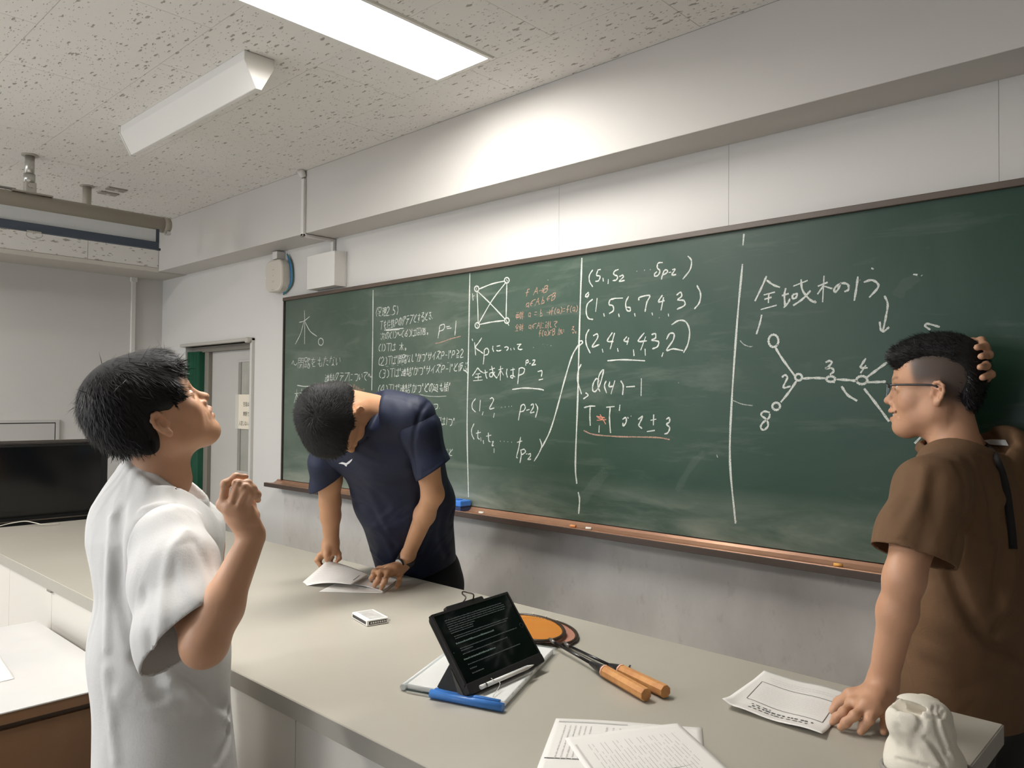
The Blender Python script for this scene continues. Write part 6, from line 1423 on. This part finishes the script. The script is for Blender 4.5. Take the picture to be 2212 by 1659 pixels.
# hair on top
h3 = Clay((-.16, -.12, -.12), (.15, .12, .19), .003, fr3, org3)
h3.ell((-.008, 0, .068), (.095, .078, .076), .02); h3.ell((.045, 0, .088), (.054, .062, .034), .03); h3.ell((-.062, 0, .018), (.033, .058, .060), .03); h3.cap((.078, -.035, .078), (.078, .035, .078), .020, .020, .02)
h3.ell((.125, 0, .0), (.055, .09, .066), .010, 'sub')
for y in (-1, 1): h3.ell((.016, y * .086, .028), (.100, .036, .066), .016, 'sub')
h3.ell((.03, 0, -.075), (.085, .09, .085), .012, 'sub')
Vq, Fq = h3.mesh(); Vq = smooth_mesh(Vq, Fq, 1); Nq = normals(Vq, Fq); hb = fast_mesh('hair', Vq, Fq, M_hairb, pr3); hb['label'] = 'black hair, clipped short at the sides'
ql = (Vq - org3) @ fr3; fl = np.zeros_like(ql); fl[:, 0] = .8 + ql[:, 0] * 3; fl[:, 2] = .3; fl[:, 1] = ql[:, 1] * 3; fl[ql[:, 0] < -.06] = (-.3, 0, -.9)
strands('hair_strands', Vq, Nq, fl @ fr3.T, 14000, .018, .0018, mat('hair_jet', (22, 20, 20), .5, var=.2, vscale=40), pr3, lift=.5, seed=8, curl=.3, seg=4)
# stubble on the clipped sides and nape: very short strands
msk = None
Vc, Fc = hc3.mesh(); Nc = normals(Vc, Fc); qc = (Vc - org3) @ fr3
wf_ = np.where(qc[:, 0] < -.015, -.045 + .35 * (qc[:, 0] + .06), .014)
mk = (qc[:, 2] > wf_) & (qc[:, 0] < .040 + .25 * (qc[:, 2] - .03)) & ~((np.abs(qc[:, 1]) > .076) & (qc[:, 2] < .036) & (qc[:, 0] > -.045)) & (np.abs(qc[:, 1]) < .09)
strands('clipped_hair', Vc, Nc, np.tile(-ZUP * .8 - F3 * .3, (len(Vc), 1)), 7000, .0028, .0007, mat('hair_clipped', (44, 40, 38), .7), pr3, lift=.7, seed=9, mask=mk, curl=.3, seg=2)
# glasses
gl = tube('glasses', catmull([org3 + fr3 @ np.array(q) for q in ((-.012, .0835, .008), (-.004, .0825, .016), (.03, .077, .017), (.075, .066, .016), (.094, .060, .014))], 5), [(.0012, .0024)] * 21, mat('glasses_frame_black', (26, 22, 22), .3), pr3, seg=8, label='thin black half-rim glasses')
M_gf = mat('glasses_frame_black', (26, 22, 22), .3)
tube('temple_arm', catmull([org3 + fr3 @ np.array((x, -y, z)) for x, y, z in ((-.012, .0835, .008), (-.004, .0825, .016), (.03, .077, .017), (.075, .066, .016), (.094, .060, .014))], 5), .0016, M_gf, gl, seg=8)
for y in (-1, 1):
    tp2 = [(.094, y * .060, .014), (.100, y * .052, .018), (.106, y * .034, .019), (.108, y * .016, .017), (.107, y * .009, .010)]
    tube('rim', catmull([org3 + fr3 @ np.array(q) for q in tp2], 4), .0013, M_gf, gl, seg=6)
    lp_ = [(.1085, y * .010, .012), (.1085, y * .016, .018), (.1065, y * .034, .0195), (.1005, y * .052, .018), (.098, y * .058, .010), (.0985, y * .055, -.006), (.103, y * .042, -.013), (.107, y * .024, -.013), (.1085, y * .012, -.004)]
    V = [org3 + fr3 @ np.array(q) for q in lp_]; cc = np.mean(V, 0); V = [cc] + V; meshobj('lens', V, [(0, i, i % 9 + 1) for i in range(1, 10)], mat('lens_clear', (210, 218, 226), .03, alpha=.22, spec=.8), gl)
    tube('lens_edge', [org3 + fr3 @ np.array(q) for q in lp_[3:] + lp_[:1]], .0005, mat('lens_edge', (150, 160, 170), .2), gl, seg=6)
tube('bridge', [org3 + fr3 @ np.array(q) for q in ((.107, -.009, .010), (.1095, 0, .012), (.107, .009, .010))], .0012, M_gf, gl, seg=6)
# shirt
M_brn = mat('brown_cotton', (106, 78, 52), .85, var=.06, vscale=6, bump=.2, bscale=260)
wrinkle(M_brn, 6, .03, .55)
s3 = Clay(P(2100, 1230, 1.68) - (.42, .42, .45), P(2100, 1230, 1.68) + (.42, .42, .42), .0046)
s3.ecap(P(2080, 1015, 1.740), P(2088, 1090, 1.720), wd3, (.115, .075), (.165, .105), .05)
s3.ecap(P(2088, 1090, 1.720), P(2088, 1300, 1.730), wd3, (.165, .105), (.160, .112), .05); s3.ecap(P(2088, 1300, 1.730), P(2082, 1600, 1.760), wd3, (.160, .112), (.175, .135), .05)
s3.cap(P(2080, 990, 1.740), P(2080, 1030, 1.740), .066, .075, .04)
s3.cap(P(2055, 1015, 1.69), P(2025, 1055, 1.58), .055, .060, .05); s3.cap(P(2090, 1010, 1.760), P(2160, 1000, 1.770), .06, .070, .05); s3.cap(P(2160, 1000, 1.770), P(2190, 1070, 1.750), .068, .07, .05); s3.cap(P(2150, 990, 1.790), P(2100, 950, 1.800), .062, .064, .04)
wc4 = nrm(P(2046, 1229, 1.47) - P(1899, 1173, 1.47))
s3.neckline(P(2060, 976, 1.79), P(1997, 984, 1.75) - P(2118, 968, 1.83), .067, wd3 - .1 * ZUP, .067)
for pix, w, a in (([(2078, 1000), (2098, 1050), (2110, 1110), (2105, 1150)], .004, -.004), ([(2073, 1010), (2088, 1060), (2080, 1120), (2062, 1190)], .010, -.011), ([(2062, 1190), (2072, 1160), (2100, 1120)], .006, -.005),
                  ([(2005, 992), (2040, 990), (2055, 996)], .002, -.002), ([(2000, 1020), (2000, 1080), (1985, 1140)], .012, .005), ([(2120, 1010), (2140, 1080), (2150, 1160)], .012, -.005), ([(2105, 1000), (2125, 1090), (2128, 1180)], .010, .004),
                  ([(2055, 1240), (2090, 1320), (2140, 1390), (2200, 1410)], .012, -.010), ([(2010, 1280), (2060, 1340), (2120, 1400), (2200, 1440)], .018, .006), ([(2150, 1370), (2165, 1345), (2185, 1330)], .010, -.008), ([(1990, 1400), (2050, 1420), (2110, 1450)], .02, .004),
                  ([(2175, 1100), (2160, 1200), (2150, 1300)], .012, -.006), ([(2190, 1190), (2185, 1260), (2170, 1330)], .012, .006), ([(1960, 1420), (1975, 1470), (1990, 1500)], .010, .003), ([(2130, 930), (2155, 950), (2190, 960)], .008, -.004), ([(2185, 985), (2200, 1040), (2212, 1090)], .01, -.006)):
    s3.ridge(pix, w, a)
ng1, ng2 = P(2004, 968, 1.70), P(2105, 947, 1.78); nc3 = nrm(np.cross(ng2 - ng1, CF + .35 * CR)); nc3 = nc3 if nc3[2] > 0 else -nc3
gc3 = (ng1 + ng2) / 2
cl3 = (P(2046, 1229, 1.47) + P(1899, 1173, 1.47)) / 2; nl3 = nrm(P(1966, 1230, 1.46) - P(1983, 1160, 1.475)); nl3 = nrm(nl3 - (nl3 @ wc4) * wc4)
hb1, hb2 = P(1975, 1520, 1.66), P(2200, 1522, 1.66); hz_ = onz(2090, 1545, 1.0)
ts3 = garment('t_shirt', s3, M_brn, pr3, [(P(2080, 1532, 1.76), -ZUP, P(2080, 1650, 1.76), .32)], .0045)
sleeve(ts3, M_brn, [(P(2030, 1040, 1.57), (.058, .060)), (P(2010, 1060, 1.535), (.064, .060)), (P(1983, 1160, 1.485), (.072, .062)), (P(1964, 1235, 1.465), (.079, .066))], wc4, cl3, nl3, ridges=(([(2073, 1010), (2088, 1060), (2080, 1120), (2062, 1190)], .010, -.006), ([(2000, 1010), (1985, 1080), (1940, 1160)], .012, .004), ([(1912, 1165), (1970, 1170), (2045, 1205)], .0025, -.0018), ([(2020, 1040), (2010, 1120), (1990, 1180)], .014, -.004)))
st_pix = [(2062, 953), (2085, 950), (2107, 951), (2130, 962), (2150, 982), (2163, 1018), (2174, 1060), (2181, 1110), (2186, 1150), (2189, 1185)]
sp = s3.hits(st_pix[2:], lift=.008)
if len(sp) > 3:
    sp = catmull(sp, 4); V = []; F = []
    for i, p in enumerate(sp):
        t = nrm(sp[min(i + 1, len(sp) - 1)] - sp[max(i - 1, 0)]); vd = nrm(EYE - p); sdv = nrm(np.cross(t, vd)); ww = .0075 if i > 8 else .003 + .0045 * i / 8; V += [p + sdv * ww, p - sdv * ww]
    F = [(2 * i, 2 * i + 1, 2 * i + 3, 2 * i + 2) for i in range(len(sp) - 1)]
    so = meshobj('shoulder_strap', V, F, mat('strap_black', (20, 19, 20), .8), pr3, True, label='black bag strap across the back'); md = so.modifiers.new('t', 'SOLIDIFY'); md.thickness = .002
pt4 = [s3.hit(u, v, lift=.007) for u, v in ((2124, 951), (2140, 949), (2172, 950), (2179, 963), (2160, 963), (2138, 960))]
if all(p is not None for p in pt4): meshobj('neck_label', pt4, [tuple(range(6))], mat('label_white', (214, 214, 212), .7), pr3, label='white cloth label inside the collar')
hp3 = P(2085, 1500, 1.74)
legs(hp3 * (1, 1, 0) + (0, 0, .90), [hp3 * (1, 1, 0) - wd3 * .1, hp3 * (1, 1, 0) + wd3 * .1], mat('trousers_dark_brown', (34, 29, 26), .85), pr3, u=wd3, hipw=.14, hipd=.09, r=(.088, .075, .062))
# ================================================================ WHITE CLOTH POUCH at the counter end
def z6(x, y, d): return P(1900 + x / 7.373, 1490 + y / 7.373, d)
dp = 1.30
pz0 = onz(2000, 1672, .9)
cp_ = Clay(z6(680, 700, dp) - (.12, .12, .14), z6(680, 700, dp) + (.12, .12, .12), .0022)
cp_.ecap(z6(725, 1330, 1.28), z6(720, 1080, dp), CR, (.062, .042), (.061, .042), .015); cp_.ecap(z6(720, 1080, dp), z6(715, 800, dp), CR, (.060, .042), (.044, .034), .015)
cp_.ecap(z6(715, 800, dp), z6(640, 520, dp), CR, (.044, .033), (.052, .034), .015); cp_.ecap(z6(640, 520, dp), z6(650, 370, 1.31), CR, (.052, .034), (.045, .028), .015)
cp_.ecap(z6(700, 400, 1.315), z6(800, 260, 1.33), CR, (.034, .020), (.026, .016), .008); cp_.cap(z6(560, 200, 1.34), z6(880, 230, 1.34), .006, .010, .008)
cp_.ell(z6(480, 262, 1.305), (.030, .026, .009), .006, 'sub')
zp = lambda pts: [(1900 + x / 7.373, 1490 + y / 7.373) for x, y in pts]
for pix, w, a in (([(300, 330), (500, 370), (640, 410)], .0016, -.003), ([(690, 400), (780, 440), (960, 440), (1020, 350)], .0022, -.004), ([(700, 385), (780, 415), (950, 420)], .003, .003), ([(640, 420), (680, 520), (640, 640)], .0045, -.006), ([(300, 620), (380, 720), (520, 800), (640, 830)], .007, -.005), ([(330, 400), (560, 460)], .004, .002),
                  ([(740, 780), (860, 900), (1000, 1160)], .005, -.006), ([(690, 800), (800, 950), (920, 1180)], .006, .004), ([(620, 640), (560, 760), (540, 900)], .006, -.003), ([(270, 1045), (500, 1100), (760, 1170), (1000, 1220)], .003, .0035), ([(270, 1090), (480, 1145), (760, 1215)], .0025, -.004), ([(900, 480), (930, 640), (1000, 820), (1060, 1000)], .004, -.004),
                  ([(960, 500), (1010, 700), (1090, 880)], .004, .003), ([(880, 270), (860, 330), (880, 400)], .003, -.003), ([(960, 280), (940, 340), (960, 400)], .003, -.003), ([(1000, 900), (1110, 980), (1170, 1080)], .004, .003), ([(340, 900), (420, 980), (560, 1020)], .006, -.003)):
    cp_.ridge(zp(pix), w, a)
V, F = cp_.mesh(); V = smooth_mesh(V, F, 1); V[:, 2] = np.maximum(V[:, 2], .9015)
pc = thing('cloth_pouch', 'crumpled cream-white cloth pouch standing near the right counter end', 'pouch', (V[:, 0].mean(), V[:, 1].mean(), .9))
fast_mesh('pouch_cloth', V, F, mat('cream_cloth', (226, 219, 204), .8, bump=.25, bscale=500), pc)
cb0 = V[V[:, 2] < .905].mean(0) if (V[:, 2] < .905).any() else V.mean(0)
rg = [np.array((cb0[0], cb0[1], .904)) + CR * (1, 1, 0) * .072 * math.cos(a) + nrm(CF * (1, 1, 0)) * .050 * math.sin(a) for a in np.linspace(0, 2 * math.pi, 33)]
tube('base_rim', rg, .003, mat('rim_grey', (150, 148, 142), .4), pc, seg=8)
